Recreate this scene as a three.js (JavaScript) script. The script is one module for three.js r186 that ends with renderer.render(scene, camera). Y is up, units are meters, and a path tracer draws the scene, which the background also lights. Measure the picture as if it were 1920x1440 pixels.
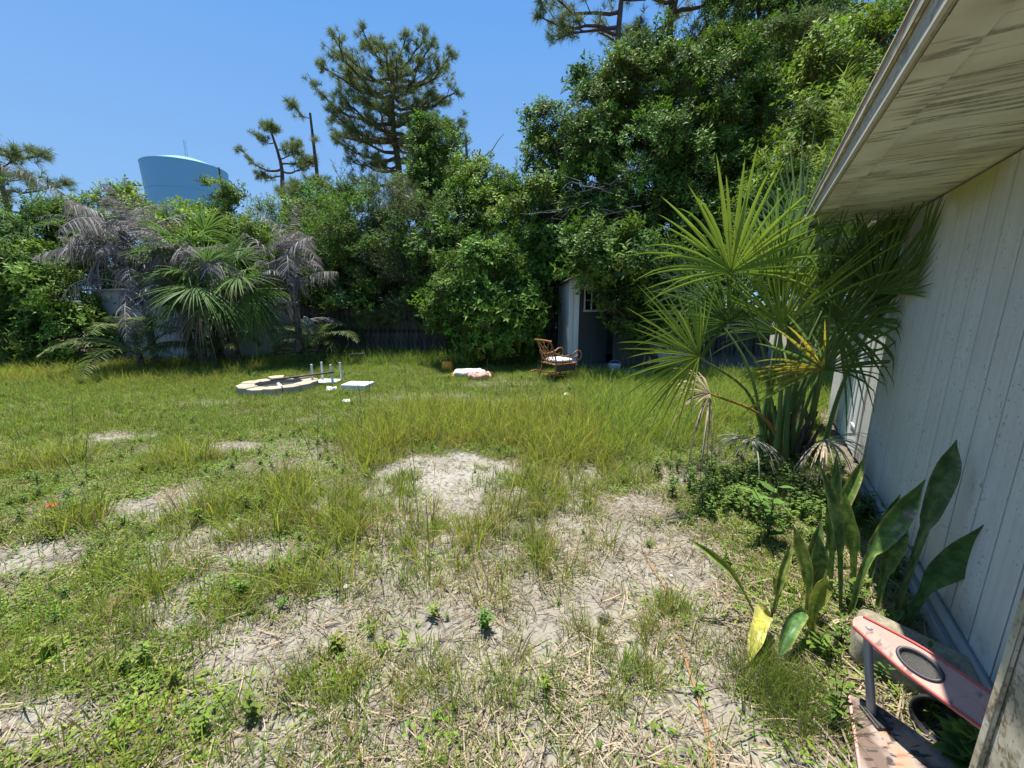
import * as THREE from 'three';
import { mergeGeometries } from 'three/addons/utils/BufferGeometryUtils.js';
import { RoundedBoxGeometry } from 'three/addons/geometries/RoundedBoxGeometry.js';

// ---------------------------------------------------------------- camera, sky, sun
const scene = new THREE.Scene();
const camera = new THREE.PerspectiveCamera(88.82, 4 / 3, 0.05, 600);
camera.position.set(0, 1.65, 0);
camera.rotation.x = -Math.atan(153 / 735);
camera.updateMatrixWorld();

const V = (x, y, z) => new THREE.Vector3(x, y, z);
{
  const W = 512, H = 256, d = new Float32Array(W * H * 4);
  const zen = [0.085, 0.265, 0.70], mid = [0.145, 0.40, 0.92], hor = [0.40, 0.66, 0.98], low = [0.30, 0.30, 0.22];
  for (let j = 0; j < H; j++) {
    const el = ((j + 0.5) / H - 0.5) * 180;
    for (let i = 0; i < W; i++) {
      const k = (j * W + i) * 4;
      for (let c = 0; c < 3; c++) {
        let v;
        if (el < 0) v = low[c];
        else if (el < 36) { const t = Math.pow(el / 36, 0.7); v = hor[c] + (mid[c] - hor[c]) * t; }
        else { const t = (el - 36) / 54; v = mid[c] + (zen[c] - mid[c]) * t; }
        d[k + c] = v * 0.5;
      }
      d[k + 3] = 1;
    }
  }
  const t = new THREE.DataTexture(d, W, H, THREE.RGBAFormat, THREE.FloatType);
  t.mapping = THREE.EquirectangularReflectionMapping; t.magFilter = t.minFilter = THREE.LinearFilter;
  t.colorSpace = THREE.LinearSRGBColorSpace; t.needsUpdate = true;
  scene.background = t; scene.environment = t;
  scene.backgroundIntensity = 1; scene.environmentIntensity = 1;
}
const SUN = V(-0.1, 1, -0.2).normalize();
const sun = new THREE.DirectionalLight(new THREE.Color().setRGB(1, 0.95, 0.85), 5);
sun.position.copy(SUN).multiplyScalar(60).add(V(-1, 0, -9)); sun.target.position.set(-1, 0, -9);
sun.castShadow = true; sun.shadow.mapSize.set(4096, 4096);
Object.assign(sun.shadow.camera, { left: -24, right: 24, top: 24, bottom: -24, near: 1, far: 140 });
scene.add(sun, sun.target);
const renderer = new THREE.WebGLRenderer({ antialias: true });
renderer.setSize(1024, 768);
renderer.toneMapping = THREE.LinearToneMapping;
renderer.toneMappingExposure = 1.9;
renderer.outputColorSpace = THREE.SRGBColorSpace;
renderer.shadowMap.enabled = true;

// ---------------------------------------------------------------- helpers
function rng(seed) { let a = seed >>> 0; return () => { a = (a + 0x6D2B79F5) | 0; let t = Math.imul(a ^ (a >>> 15), 1 | a); t = (t + Math.imul(t ^ (t >>> 7), 61 | t)) ^ t; return ((t ^ (t >>> 14)) >>> 0) / 4294967296; }; }
const R0 = rng(7);
const lerp = (a, b, t) => a + (b - a) * t, clamp = (x, a = 0, b = 1) => Math.min(b, Math.max(a, x));
const sstep = (a, b, x) => { const t = clamp((x - a) / (b - a)); return t * t * (3 - 2 * t); };
function hash2(i, j, s) { let h = Math.imul(i, 374761393) ^ Math.imul(j, 668265263) ^ Math.imul(s + 1, 974634541); h = Math.imul(h ^ (h >>> 13), 1274126177); return ((h ^ (h >>> 16)) >>> 0) / 4294967296; }
function vnoise(x, y, s = 0, per = 0) {
  const i = Math.floor(x), j = Math.floor(y), fx = x - i, fy = y - j, u = fx * fx * (3 - 2 * fx), v = fy * fy * (3 - 2 * fy);
  const w = per ? (k) => ((k % per) + per) % per : (k) => k;
  return lerp(lerp(hash2(w(i), w(j), s), hash2(w(i + 1), w(j), s), u), lerp(hash2(w(i), w(j + 1), s), hash2(w(i + 1), w(j + 1), s), u), v);
}
function fbm(x, y, s = 0, oct = 4, per = 0) { let a = 0, k = 0.5, t = 0; for (let o = 0; o < oct; o++) { a += k * vnoise(x, y, s + o * 17, per); t += k; x *= 2; y *= 2; per *= 2; k *= 0.5; } return a / t; }

const names = {};
function numbered(n) { const k = names[n] = (names[n] ?? -1) + 1; return k ? n + '_' + String(k).padStart(3, '0') : n; }
function thing(name, label, category, base = [0, 0, 0], group) {
  const o = new THREE.Group(); o.name = numbered(name); o.position.set(...base); o.userData = { label, category };
  if (group) o.userData.group = group;
  o.updateMatrixWorld(); scene.add(o); return o;
}
// a part whose geometry is given in world metres; it is moved to its thing's base
function part(t, name, geo, mat, label) {
  let root = t; while (root.parent && root.parent !== scene) root = root.parent;
  geo.translate(-root.position.x, -root.position.y, -root.position.z);
  return lpart(t, name, geo, mat, label);
}
function lpart(t, name, geo, mat, label) {
  const m = new THREE.Mesh(geo, mat); m.name = name; m.castShadow = m.receiveShadow = true; if (label) m.userData.label = label; t.add(m); return m;
}
function solo(name, geo, mat, label, category, base = [0, 0, 0], group) {
  const m = new THREE.Mesh(geo, mat); m.name = numbered(name); m.castShadow = m.receiveShadow = true; m.position.set(...base);
  m.userData = { label, category }; if (group) m.userData.group = group; scene.add(m); return m;
}
function structure(name, geo, mat, label) { const m = new THREE.Mesh(geo, mat); m.name = name; m.castShadow = m.receiveShadow = true; m.userData = { kind: 'structure', label }; scene.add(m); return m; }

class GB {
  constructor() { this.p = []; this.c = []; this.u = []; this.i = []; }
  v(x, y, z, c, u = 0, w = 0) { this.p.push(x, y, z); this.c.push(c ? c[0] : 1, c ? c[1] : 1, c ? c[2] : 1); this.u.push(u, w); return this.p.length / 3 - 1; }
  tri(a, b, c) { this.i.push(a, b, c); }
  quad(a, b, c, d) { this.i.push(a, b, c, a, c, d); }
  // folded strip: pts, unit side vectors, unit normals, widths; fold = depth of the fold over the width
  strip(pts, sides, nrms, ws, fold, col) {
    let prev = null; const n = pts.length;
    for (let k = 0; k < n; k++) {
      const p = pts[k], s = sides[k] || sides[0], m = nrms[k] || nrms[0], w = ws[k] / 2, c = typeof col === 'function' ? col(k / (n - 1)) : col;
      let cur;
      if (w < 1e-5) { const a = this.v(p.x, p.y, p.z, c, 0.5, k / (n - 1)); cur = [a, a, a]; }
      else if (fold) {
        const f = fold * w * 2;
        cur = [this.v(p.x - s.x * w, p.y - s.y * w, p.z - s.z * w, c, 0, k / (n - 1)), this.v(p.x - m.x * f, p.y - m.y * f, p.z - m.z * f, c, 0.5, k / (n - 1)), this.v(p.x + s.x * w, p.y + s.y * w, p.z + s.z * w, c, 1, k / (n - 1))];
      } else { const a = this.v(p.x - s.x * w, p.y - s.y * w, p.z - s.z * w, c, 0, k / (n - 1)), b = this.v(p.x + s.x * w, p.y + s.y * w, p.z + s.z * w, c, 1, k / (n - 1)); cur = [a, null, b]; }
      if (prev) {
        const st = fold ? [[0, 1], [1, 2]] : [[0, 2]];
        for (const [a, b] of st) { if (prev[a] !== prev[b]) this.tri(prev[a], prev[b], cur[b]); if (cur[a] !== cur[b]) this.tri(prev[a], cur[b], cur[a]); }
      }
      prev = cur;
    }
  }
  tube(pts, rad, seg = 6, col = null, vlen = 1, cap = true) {
    const n = pts.length; let T = V(0, 0, 0), N = V(0, 0, 0), prev = null, len = 0;
    for (let k = 0; k < n; k++) {
      T.subVectors(pts[Math.min(n - 1, k + 1)], pts[Math.max(0, k - 1)]).normalize();
      if (k === 0) { N.set(Math.abs(T.y) > 0.9 ? 1 : 0, Math.abs(T.y) > 0.9 ? 0 : 1, 0); }
      N.addScaledVector(T, -N.dot(T)).normalize();
      const B = V(0, 0, 0).crossVectors(T, N), r = Array.isArray(rad) ? rad[k] : rad, cur = [];
      if (k) len += pts[k].distanceTo(pts[k - 1]);
      const c = typeof col === 'function' ? col(k / (n - 1)) : col;
      for (let j = 0; j <= seg; j++) {
        const a = j / seg * Math.PI * 2, x = Math.cos(a) * r, y = Math.sin(a) * r;
        cur.push(this.v(pts[k].x + N.x * x + B.x * y, pts[k].y + N.y * x + B.y * y, pts[k].z + N.z * x + B.z * y, c, j / seg, len / vlen));
      }
      if (prev) for (let j = 0; j < seg; j++) this.quad(prev[j], prev[j + 1], cur[j + 1], cur[j]);
      if (cap && (k === 0 || k === n - 1)) {
        const m = this.v(pts[k].x, pts[k].y, pts[k].z, c, 0.5, len / vlen);
        for (let j = 0; j < seg; j++) k === 0 ? this.tri(m, cur[j + 1], cur[j]) : this.tri(m, cur[j], cur[j + 1]);
      }
      prev = cur;
    }
  }
  build() {
    const g = new THREE.BufferGeometry();
    g.setAttribute('position', new THREE.Float32BufferAttribute(this.p, 3)); g.setAttribute('color', new THREE.Float32BufferAttribute(this.c, 3)); g.setAttribute('uv', new THREE.Float32BufferAttribute(this.u, 2));
    g.setIndex(this.i); g.computeVertexNormals(); return g;
  }
}
const tubeGeo = (pts, r, seg = 8, col = null, vlen = 1) => { const g = new GB(); g.tube(pts.map(p => Array.isArray(p) ? V(...p) : p), r, seg, col, vlen); return g.build(); };
const curve = (pts, n) => new THREE.CatmullRomCurve3(pts.map(p => Array.isArray(p) ? V(...p) : p)).getPoints(n);
// box with uv in metres by the face it lies on
function box(w, h, d, x = 0, y = 0, z = 0, bev = 0) {
  const g = bev ? new RoundedBoxGeometry(w, h, d, 1, bev) : new THREE.BoxGeometry(w, h, d);
  g.translate(x, y, z); return metric(g);
}
function metric(g) {
  const p = g.attributes.position, n = g.attributes.normal, u = new Float32Array(p.count * 2);
  for (let i = 0; i < p.count; i++) {
    const ax = Math.abs(n.getX(i)), ay = Math.abs(n.getY(i)), az = Math.abs(n.getZ(i));
    let a, b; if (az >= ax && az >= ay) { a = p.getX(i); b = p.getY(i); } else if (ax >= ay) { a = p.getZ(i); b = p.getY(i); } else { a = p.getX(i); b = p.getZ(i); }
    u[2 * i] = a; u[2 * i + 1] = b;
  }
  g.setAttribute('uv', new THREE.BufferAttribute(u, 2)); return g;
}
function tex(size, fn, { srgb = true, rep = 1, w = size, h = size, repY } = {}) {
  const d = new Uint8Array(w * h * 4), o = [0, 0, 0];
  for (let j = 0; j < h; j++) for (let i = 0; i < w; i++) {
    fn(i / w, j / h, o); const k = (j * w + i) * 4;
    for (let c = 0; c < 3; c++) { let v = clamp(o[c]); if (srgb) v = v <= 0.0031308 ? v * 12.92 : 1.055 * Math.pow(v, 1 / 2.4) - 0.055; d[k + c] = v * 255; }
    d[k + 3] = 255;
  }
  const t = new THREE.DataTexture(d, w, h); t.wrapS = t.wrapT = THREE.RepeatWrapping; t.magFilter = THREE.LinearFilter; t.minFilter = THREE.LinearMipmapLinearFilter; t.generateMipmaps = true;
  if (srgb) t.colorSpace = THREE.SRGBColorSpace; t.repeat.set(rep, repY ?? rep); t.needsUpdate = true; return t;
}
const rgb = (r, g, b) => new THREE.Color().setRGB(r, g, b);
const std = (c, o = {}) => new THREE.MeshStandardMaterial({ color: Array.isArray(c) ? rgb(...c) : c, roughness: 0.85, ...o });
const leafMat = (c, tr = 0.4, gloss = 0, o = {}) => new THREE.MeshPhysicalMaterial({ color: rgb(...c), roughness: 1, transmission: tr, thickness: 0, clearcoat: gloss, clearcoatRoughness: 0.38, specularIntensity: 0.3, side: THREE.DoubleSide, vertexColors: true, ...o });
const mixc = (a, b, t) => [lerp(a[0], b[0], t), lerp(a[1], b[1], t), lerp(a[2], b[2], t)];

// ---------------------------------------------------------------- ground
const bareSpots = [[-0.72, -3.72, 0.62, 0.5], [-0.9, -3.35, 0.4, 0.35], [-0.3, -3.05, 0.4, 0.3], [-2.95, -2.93, 0.45, 0.22], [-2.1, -2.42, 0.4, 0.28], [-1.2, -1.68, 0.3, 0.22], [-1.85, -1.92, 0.3, 0.14], [-3.3, -2.3, 0.5, 0.18],
  [-2.0, -1.28, 0.35, 0.16], [0.12, -1.5, 0.45, 0.25], [-0.45, -1.4, 0.35, 0.16], [-3.2, -4.35, 0.45, 0.18], [-2.95, -5.3, 0.55, 0.22], [-4.8, -4.65, 0.5, 0.2], [0.45, -2.85, 0.5, 0.28], [0.9, -2.9, 0.35, 0.25], [0.85, -2.1, 0.5, 0.3],
  [0.4, -1.75, 0.45, 0.25], [0.4, -1.25, 0.4, 0.2], [0.2, -2.35, 0.4, 0.2], [1.2, -2.3, 0.25, 0.2], [1.42, -3.6, 0.3, 0.25], [-0.5, -6.5, 0.9, 0.25], [-1.4, -6.9, 0.8, 0.3], [-0.2, -8.0, 0.8, 0.35], [-0.9, -1.95, 0.3, 0.14], [-2.0, -6.6, 0.8, 0.25],
  [-1.55, -3.0, 0.3, 0.15], [-11.5, -9.2, 1.2, 0.5], [-6.5, -3.6, 0.6, 0.25], [-5.2, -6.3, 0.8, 0.2], [0.55, -3.45, 0.4, 0.3], [-1.7, -2.3, 0.25, 0.14], [1.0, -4.2, 0.3, 0.2], [0.7, -1.05, 0.5, 0.2], [-0.4, -2.45, 0.3, 0.15], [-0.6, -1.05, 0.5, 0.15]];
function bareness(x, z) {
  const wx = x + (fbm(x * 2.2, z * 2.2, 5, 3) - 0.5) * 0.55, wz = z + (fbm(x * 2.2 + 9, z * 2.2, 11, 3) - 0.5) * 0.4;
  let b = 0;
  for (const [cx, cz, rx, rz] of bareSpots) { const q = ((wx - cx) / rx) ** 2 + ((wz - cz) / rz) ** 2; if (q < 2.2) b = Math.max(b, 1 - sstep(0.45, 1.5, q)); }
  const open = sstep(-1.7, -0.9, x) * (1 - sstep(1.15, 1.5, x)) * sstep(-3.5, -2.8, z); // worn strip beside the house
  if (z < -4.9) b *= 0.55;
  return Math.max(b, clamp(0.3 + 0.95 * fbm(x * 2.6, z * 2.6, 93, 3)) * open);
}
const hole = V(0.5, 0, -1.78);
function groundY(x, z) {
  const near = Math.exp(-(((x) / 9) ** 2 + ((z + 4) / 9) ** 2));
  let y = (fbm(x * 0.7, z * 0.7, 31, 3) - 0.5) * 0.07 + near * ((fbm(x * 5, z * 5, 37, 3) - 0.5) * 0.028 + (fbm(x * 19, z * 19, 41, 2) - 0.5) * 0.009);
  const r = Math.hypot(x - hole.x, (z - hole.z));
  y += 0.012 * Math.exp(-(((r - 0.065) / 0.035) ** 2)) - 0.17 * (1 - sstep(0.018, 0.042, r));
  return y;
}
{
  const axis = (lo, hi, f) => { const a = [lo]; while (a[a.length - 1] < hi) a.push(a[a.length - 1] + f(a[a.length - 1])); return a; };
  const st = (d) => clamp(0.011 + 0.013 * Math.max(0, d), 0.011, 30);
  const xs = axis(-400, 400, x => x < -4 ? clamp((-4 - x) * 0.3, 0.07, 30) : x > 4 ? clamp((x - 4) * 0.3, 0.07, 30) : st(Math.abs(x - 0.4) - 0.5));
  const zs = axis(-400, 60, z => z < -12 ? clamp((-12 - z) * 0.3, 0.15, 30) : z > 0.5 ? clamp((z - 0.5) * 0.5, 0.1, 20) : st(Math.abs(z + 1.7) - 0.4));
  const b = new GB(), nx = xs.length;
  for (const z of zs) for (const x of xs) {
    const near = Math.hypot(x, z + 4) < 22, bb = near ? bareness(x, z) : 0, n = near ? fbm(x * 1.3, z * 1.3, 71, 4) : 0.5;
    const pale = near ? sstep(0.9, 0.2, Math.hypot((x + 0.72) / 0.9, (z + 3.6) / 0.75)) : 0;
    // humus-stained soil under the turf, leached pale sand where it is worn
    let c = mixc([0.37, 0.33, 0.265], [0.61, 0.59, 0.535], clamp(bb * 1.1 * (0.55 + 0.9 * n)));
    c = mixc(c, [0.74, 0.72, 0.67], pale * 0.8);
    const y = near ? groundY(x, z) : 0;
    b.v(x, y, z, c, x / 2.3, z / 2.3);
  }
  for (let j = 0; j + 1 < zs.length; j++) for (let i = 0; i + 1 < nx; i++) { const a = j * nx + i; b.quad(a, a + nx, a + nx + 1, a + 1); }
  const speck = (u, v) => {
    const f = fbm(u * 24, v * 24, 3, 4, 24), s = vnoise(u * 380, v * 380, 8, 380), s2 = vnoise(u * 160, v * 160, 12, 160), l = fbm(u * 60, v * 60, 14, 2, 60);
    return [f, s, s2, l];
  };
  const map = tex(1024, (u, v, o) => {
    const [f, s, s2, l] = speck(u, v); let k = 0.40 + 0.16 * (f - 0.5) + 0.10 * (s - 0.5);
    if (s2 > 0.74) k *= 1 - 0.55 * sstep(0.74, 0.9, s2); if (l > 0.6) k *= 1 - 0.45 * sstep(0.6, 0.75, l);
    o[0] = k * 1.04; o[1] = k * 0.985; o[2] = k * 0.90;
  });
  const bump = tex(1024, (u, v, o) => { const [f, s, s2, l] = speck(u, v); o[0] = o[1] = o[2] = 0.5 * f + 0.18 * s + 0.2 * s2 + 0.2 * l; }, { srgb: false });
  structure('ground', b.build(), std([1, 1, 1], { map, bumpMap: bump, bumpScale: 0.016, vertexColors: true, roughness: 0.97 }), 'patchy sandy yard ground with pale bare spots');
}

// ---------------------------------------------------------------- ground cover (nobody could count it)
function blade(b, rnd, base, az, lean, len, w, col, droop, st = 4) {
  const dir = V(Math.cos(az) * Math.sin(lean), Math.cos(lean), Math.sin(az) * Math.sin(lean)), out = V(Math.cos(az), 0, Math.sin(az));
  const side = V(-Math.sin(az), 0, Math.cos(az)).applyAxisAngle(V(0, 1, 0), (rnd() - 0.5) * 2.4), pts = [], ws = [];
  for (let k = 0; k < st; k++) { const t = k / (st - 1), l = t * len; pts.push(V(base.x, base.y, base.z).addScaledVector(dir, l).addScaledVector(out, droop * len * t * t * 0.6).add(V(0, -droop * len * t * t * t * 0.55, 0))); ws.push(k === st - 1 ? 0 : w * (1 - 0.75 * t * t)); }
  b.strip(pts, [side], [V(0, 1, 0)], ws, 0, col);
}
function tuft(seed, o) {
  const r = rng(seed), b = new GB();
  for (let k = 0; k < o.n; k++) {
    const a = r() * 6.283, rad = o.rad * Math.sqrt(r()), straw = r() < o.straw;
    const col = straw ? mixc([0.34, 0.26, 0.12], [0.2, 0.14, 0.08], r()) : mixc(o.c1, o.c2, r());
    blade(b, r, { x: Math.cos(a) * rad, y: -0.01, z: Math.sin(a) * rad }, a + (r() - 0.5) * 2, (straw ? 1.4 : 1) * o.lean * r(), o.len * (0.5 + 0.6 * r()) * (straw ? 0.75 : 1), o.w * (0.7 + 0.6 * r()), col, o.droop * r(), o.st || 4);
  }
  return b.build();
}
function leafShape(b, p, dir, nrm, len, wid, col, bend = 0.25, fold = 0.12) {
  const side = V(0, 0, 0).crossVectors(dir, nrm).normalize(), up = V(0, 0, 0).crossVectors(side, dir).normalize(), pts = [], ws = [0.12, 0.85, 1, 0.55, 0].map(q => q * wid);
  for (let k = 0; k < 5; k++) { const t = k / 4; pts.push(p.clone().addScaledVector(dir, t * len).addScaledVector(up, -bend * len * t * t)); }
  b.strip(pts, [side], [up], ws, fold, col);
}
function rosette(seed, o) { // low creeping herb: small leaves lying round runners
  const r = rng(seed), b = new GB();
  for (let k = 0; k < o.n; k++) {
    const a = r() * 6.283, rad = o.rad * Math.sqrt(r()), y = o.h * r();
    const az = r() * 6.283, d = V(Math.cos(az), 0.15 + 0.5 * r(), Math.sin(az)).normalize();
    leafShape(b, V(Math.cos(a) * rad, y, Math.sin(a) * rad), d, V(0, 1, 0), o.len * (0.6 + 0.7 * r()), o.wid * (0.7 + 0.5 * r()), mixc(o.c1, o.c2, r()), 0.3, 0.1);
  }
  return b.build();
}
function herb(seed, o) { // upright leafy stems
  const r = rng(seed), b = new GB();
  for (let s = 0; s < o.stems; s++) {
    const a = r() * 6.283, ln = 0.5 * r(), h = o.h * (0.5 + 0.6 * r()), pts = [];
    for (let k = 0; k < 5; k++) { const t = k / 4; pts.push(V(Math.cos(a) * ln * h * t * t, h * t, Math.sin(a) * ln * h * t * t)); }
    b.tube(pts, [0.003, 0.0026, 0.0022, 0.0016, 0.001], 3, [0.16, 0.18, 0.05], 1, false);
    const m = Math.round(o.leaves * (0.6 + 0.6 * r()));
    for (let k = 0; k < m; k++) {
      const t = 0.15 + 0.85 * k / m, i = Math.min(3, Math.floor(t * 4)), p = pts[i].clone().lerp(pts[i + 1], t * 4 - i), az = k * 2.4 + r();
      leafShape(b, p, V(Math.cos(az), 0.35 + 0.4 * r(), Math.sin(az)).normalize(), V(0, 1, 0), o.len * (0.6 + 0.6 * r()), o.wid, mixc(o.c1, o.c2, r()), 0.35, 0.12);
    }
  }
  return b.build();
}
function strawBits(seed, n, len, c1, c2, rad) {
  const r = rng(seed), b = new GB();
  for (let k = 0; k < n; k++) {
    const a = r() * 6.283, q = rad * Math.sqrt(r()), az = r() * 6.283, l = len * (0.3 + 0.9 * r()), w = 0.0016 + 0.0028 * r(), bow = (r() - 0.5) * 0.5, y0 = 0.004 + 0.016 * r(), y1 = 0.004 + 0.03 * r(), pts = [];
    for (let i = 0; i < 4; i++) { const t = i / 3 - 0.5; pts.push(V(Math.cos(a) * q + Math.cos(az) * l * t - Math.sin(az) * bow * l * t * t, lerp(y0, y1, i / 3), Math.sin(a) * q + Math.sin(az) * l * t + Math.cos(az) * bow * l * t * t)); }
    b.strip(pts, [V(-Math.sin(az), 0.3, Math.cos(az)).normalize()], [V(0, 1, 0)], [w, w, w, w * 0.5], 0, mixc(c1, c2, r()));
  }
  return b.build();
}
const grassMat = leafMat([1, 1, 1], 0.46, 0.06);
const strawMat = leafMat([1, 1, 1], 0.15, 0);
const YG1 = [0.34, 0.385, 0.036], YG2 = [0.205, 0.295, 0.03], GR1 = [0.185, 0.295, 0.03], GR2 = [0.115, 0.22, 0.026];
function scatterStuff(name, label, geos, mat, spots) {
  const m = new THREE.Matrix4(), q = new THREE.Quaternion(), e = new THREE.Euler(), lists = geos.map(() => []);
  spots.filter(s => Math.hypot(s.x - hole.x, s.z - hole.z) > 0.11).forEach((s, i) => lists[Math.floor(hash2(i, 3, 77) * geos.length)].push(s));
  const root = geos.length > 1 ? new THREE.Group() : null;
  if (root) { root.name = name; root.userData = { kind: 'stuff', label }; scene.add(root); }
  geos.forEach((g, gi) => {
    const im = new THREE.InstancedMesh(g, mat, lists[gi].length), c = new THREE.Color();
    lists[gi].forEach((s, i) => {
      e.set(s.tx || 0, s.a, s.tz || 0, 'YXZ'); q.setFromEuler(e); m.compose(V(s.x, s.y ?? groundY(s.x, s.z), s.z), q, V(s.s * (s.w || 1), s.s, s.s * (s.w || 1))); im.setMatrixAt(i, m);
      const k = s.k ?? 1; im.setColorAt(i, c.setRGB(k * (s.r ?? 1), k, k * (s.b ?? 1)));
    });
    im.name = root ? name + '_patch' : name; im.userData = { kind: 'stuff', label }; im.castShadow = im.receiveShadow = true; (root || scene).add(im);
  });
}
const houseA = 31.7 * Math.PI / 180, HD = V(Math.sin(houseA), 0, -Math.cos(houseA)), HN = V(Math.cos(houseA), 0, Math.sin(houseA));
const wallN = (x, z) => x * HN.x + z * HN.z, wallS = (x, z) => x * HD.x + z * HD.z;
const pit = V(-4.5, 0, -7.42);
function blocked(x, z) { // inside walls, fire pit, table, lid and shed
  if (wallN(x, z) > 0.9 && wallS(x, z) < 7.4) return true;
  if (Math.hypot(x - pit.x, z - pit.z) < 0.66) return true;
  if (x > -3.25 && x < -2.72 && z < -7.1 && z > -7.75) return true;
  if (x > 1.3 && z < -9.4) return true;
  if (z > -1.36 && z < -0.75 && x > 1.36 - 0.68 * (z + 1.31) && x < 1.5 + 0.6 * (z + 1.31)) return true;
  return Math.hypot(x - hole.x, z - hole.z) < 0.09;
}
function tallness(x, z) { // how much long yellow-green grass grows here
  let c = 0;
  const n = fbm(x * 0.9, z * 0.9, 51, 3);
  let t = sstep(-4.0, -4.5, z) * sstep(-6.6, -5.6, z) * sstep(-2.5, -1.6, x) * (1 - sstep(2.4, 3.2, x)); // belt across the middle
  t = Math.max(t, 0.95 * sstep(-3.3, -3.9, z) * sstep(-6.2, -5, z) * sstep(-2.0, -1.5, x) * (1 - sstep(-1.5, -1.1, x)));
  t = Math.max(t, 0.9 * sstep(-0.05, 0.3, x) * (1 - sstep(1.2, 1.7, x)) * sstep(-3.4, -3.9, z) * sstep(-7, -5, z));
  t = Math.max(t, 0.8 * sstep(0.9, 1.5, x) * sstep(-4.6, -5.6, z) * sstep(-9.4, -8.5, z)); // in front of the shed
  t = Math.max(t, 0.7 * (1 - sstep(-6.4, -5.6, x)) * sstep(-7.2, -8.4, z)); // at the foot of the palms
  for (const [cx, cz, rx] of [[-1.03, -2.1, 0.2], [-1.2, -2.6, 0.35], [-1.27, -2.0, 0.14], [0.14, -2.2, 0.22], [-0.18, -1.95, 0.2], [-0.3, -2.5, 0.25], [-1.5, -2.9, 0.4], [-2.4, -2.75, 0.3], [-1.9, -3.2, 0.5], [-0.75, -2.75, 0.35], [0.4, -3.3, 0.4], [1.0, -3.5, 0.3], [-3.2, -2.65, 0.3], [-2.1, -2.0, 0.2], [-4.8, -3.8, 0.5], [-3.4, -3.8, 0.5], [-0.95, -1.85, 0.16], [0.32, -2.05, 0.16], [-0.05, -2.75, 0.25], [0.25, -2.95, 0.2], [-0.55, -2.2, 0.2], [0.65, -3.0, 0.2], [-0.25, -1.45, 0.12], [0.6, -2.45, 0.12], [-1.75, -2.55, 0.3]])
    c = Math.max(c, 1 - sstep(0.35, 1.05, Math.hypot(x - cx + 0.1 * (n - 0.5), (z - cz) * 1.2) / rx));
  return Math.max(0.8 * c, clamp(t * (0.45 + 1.1 * n)));
}
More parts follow.
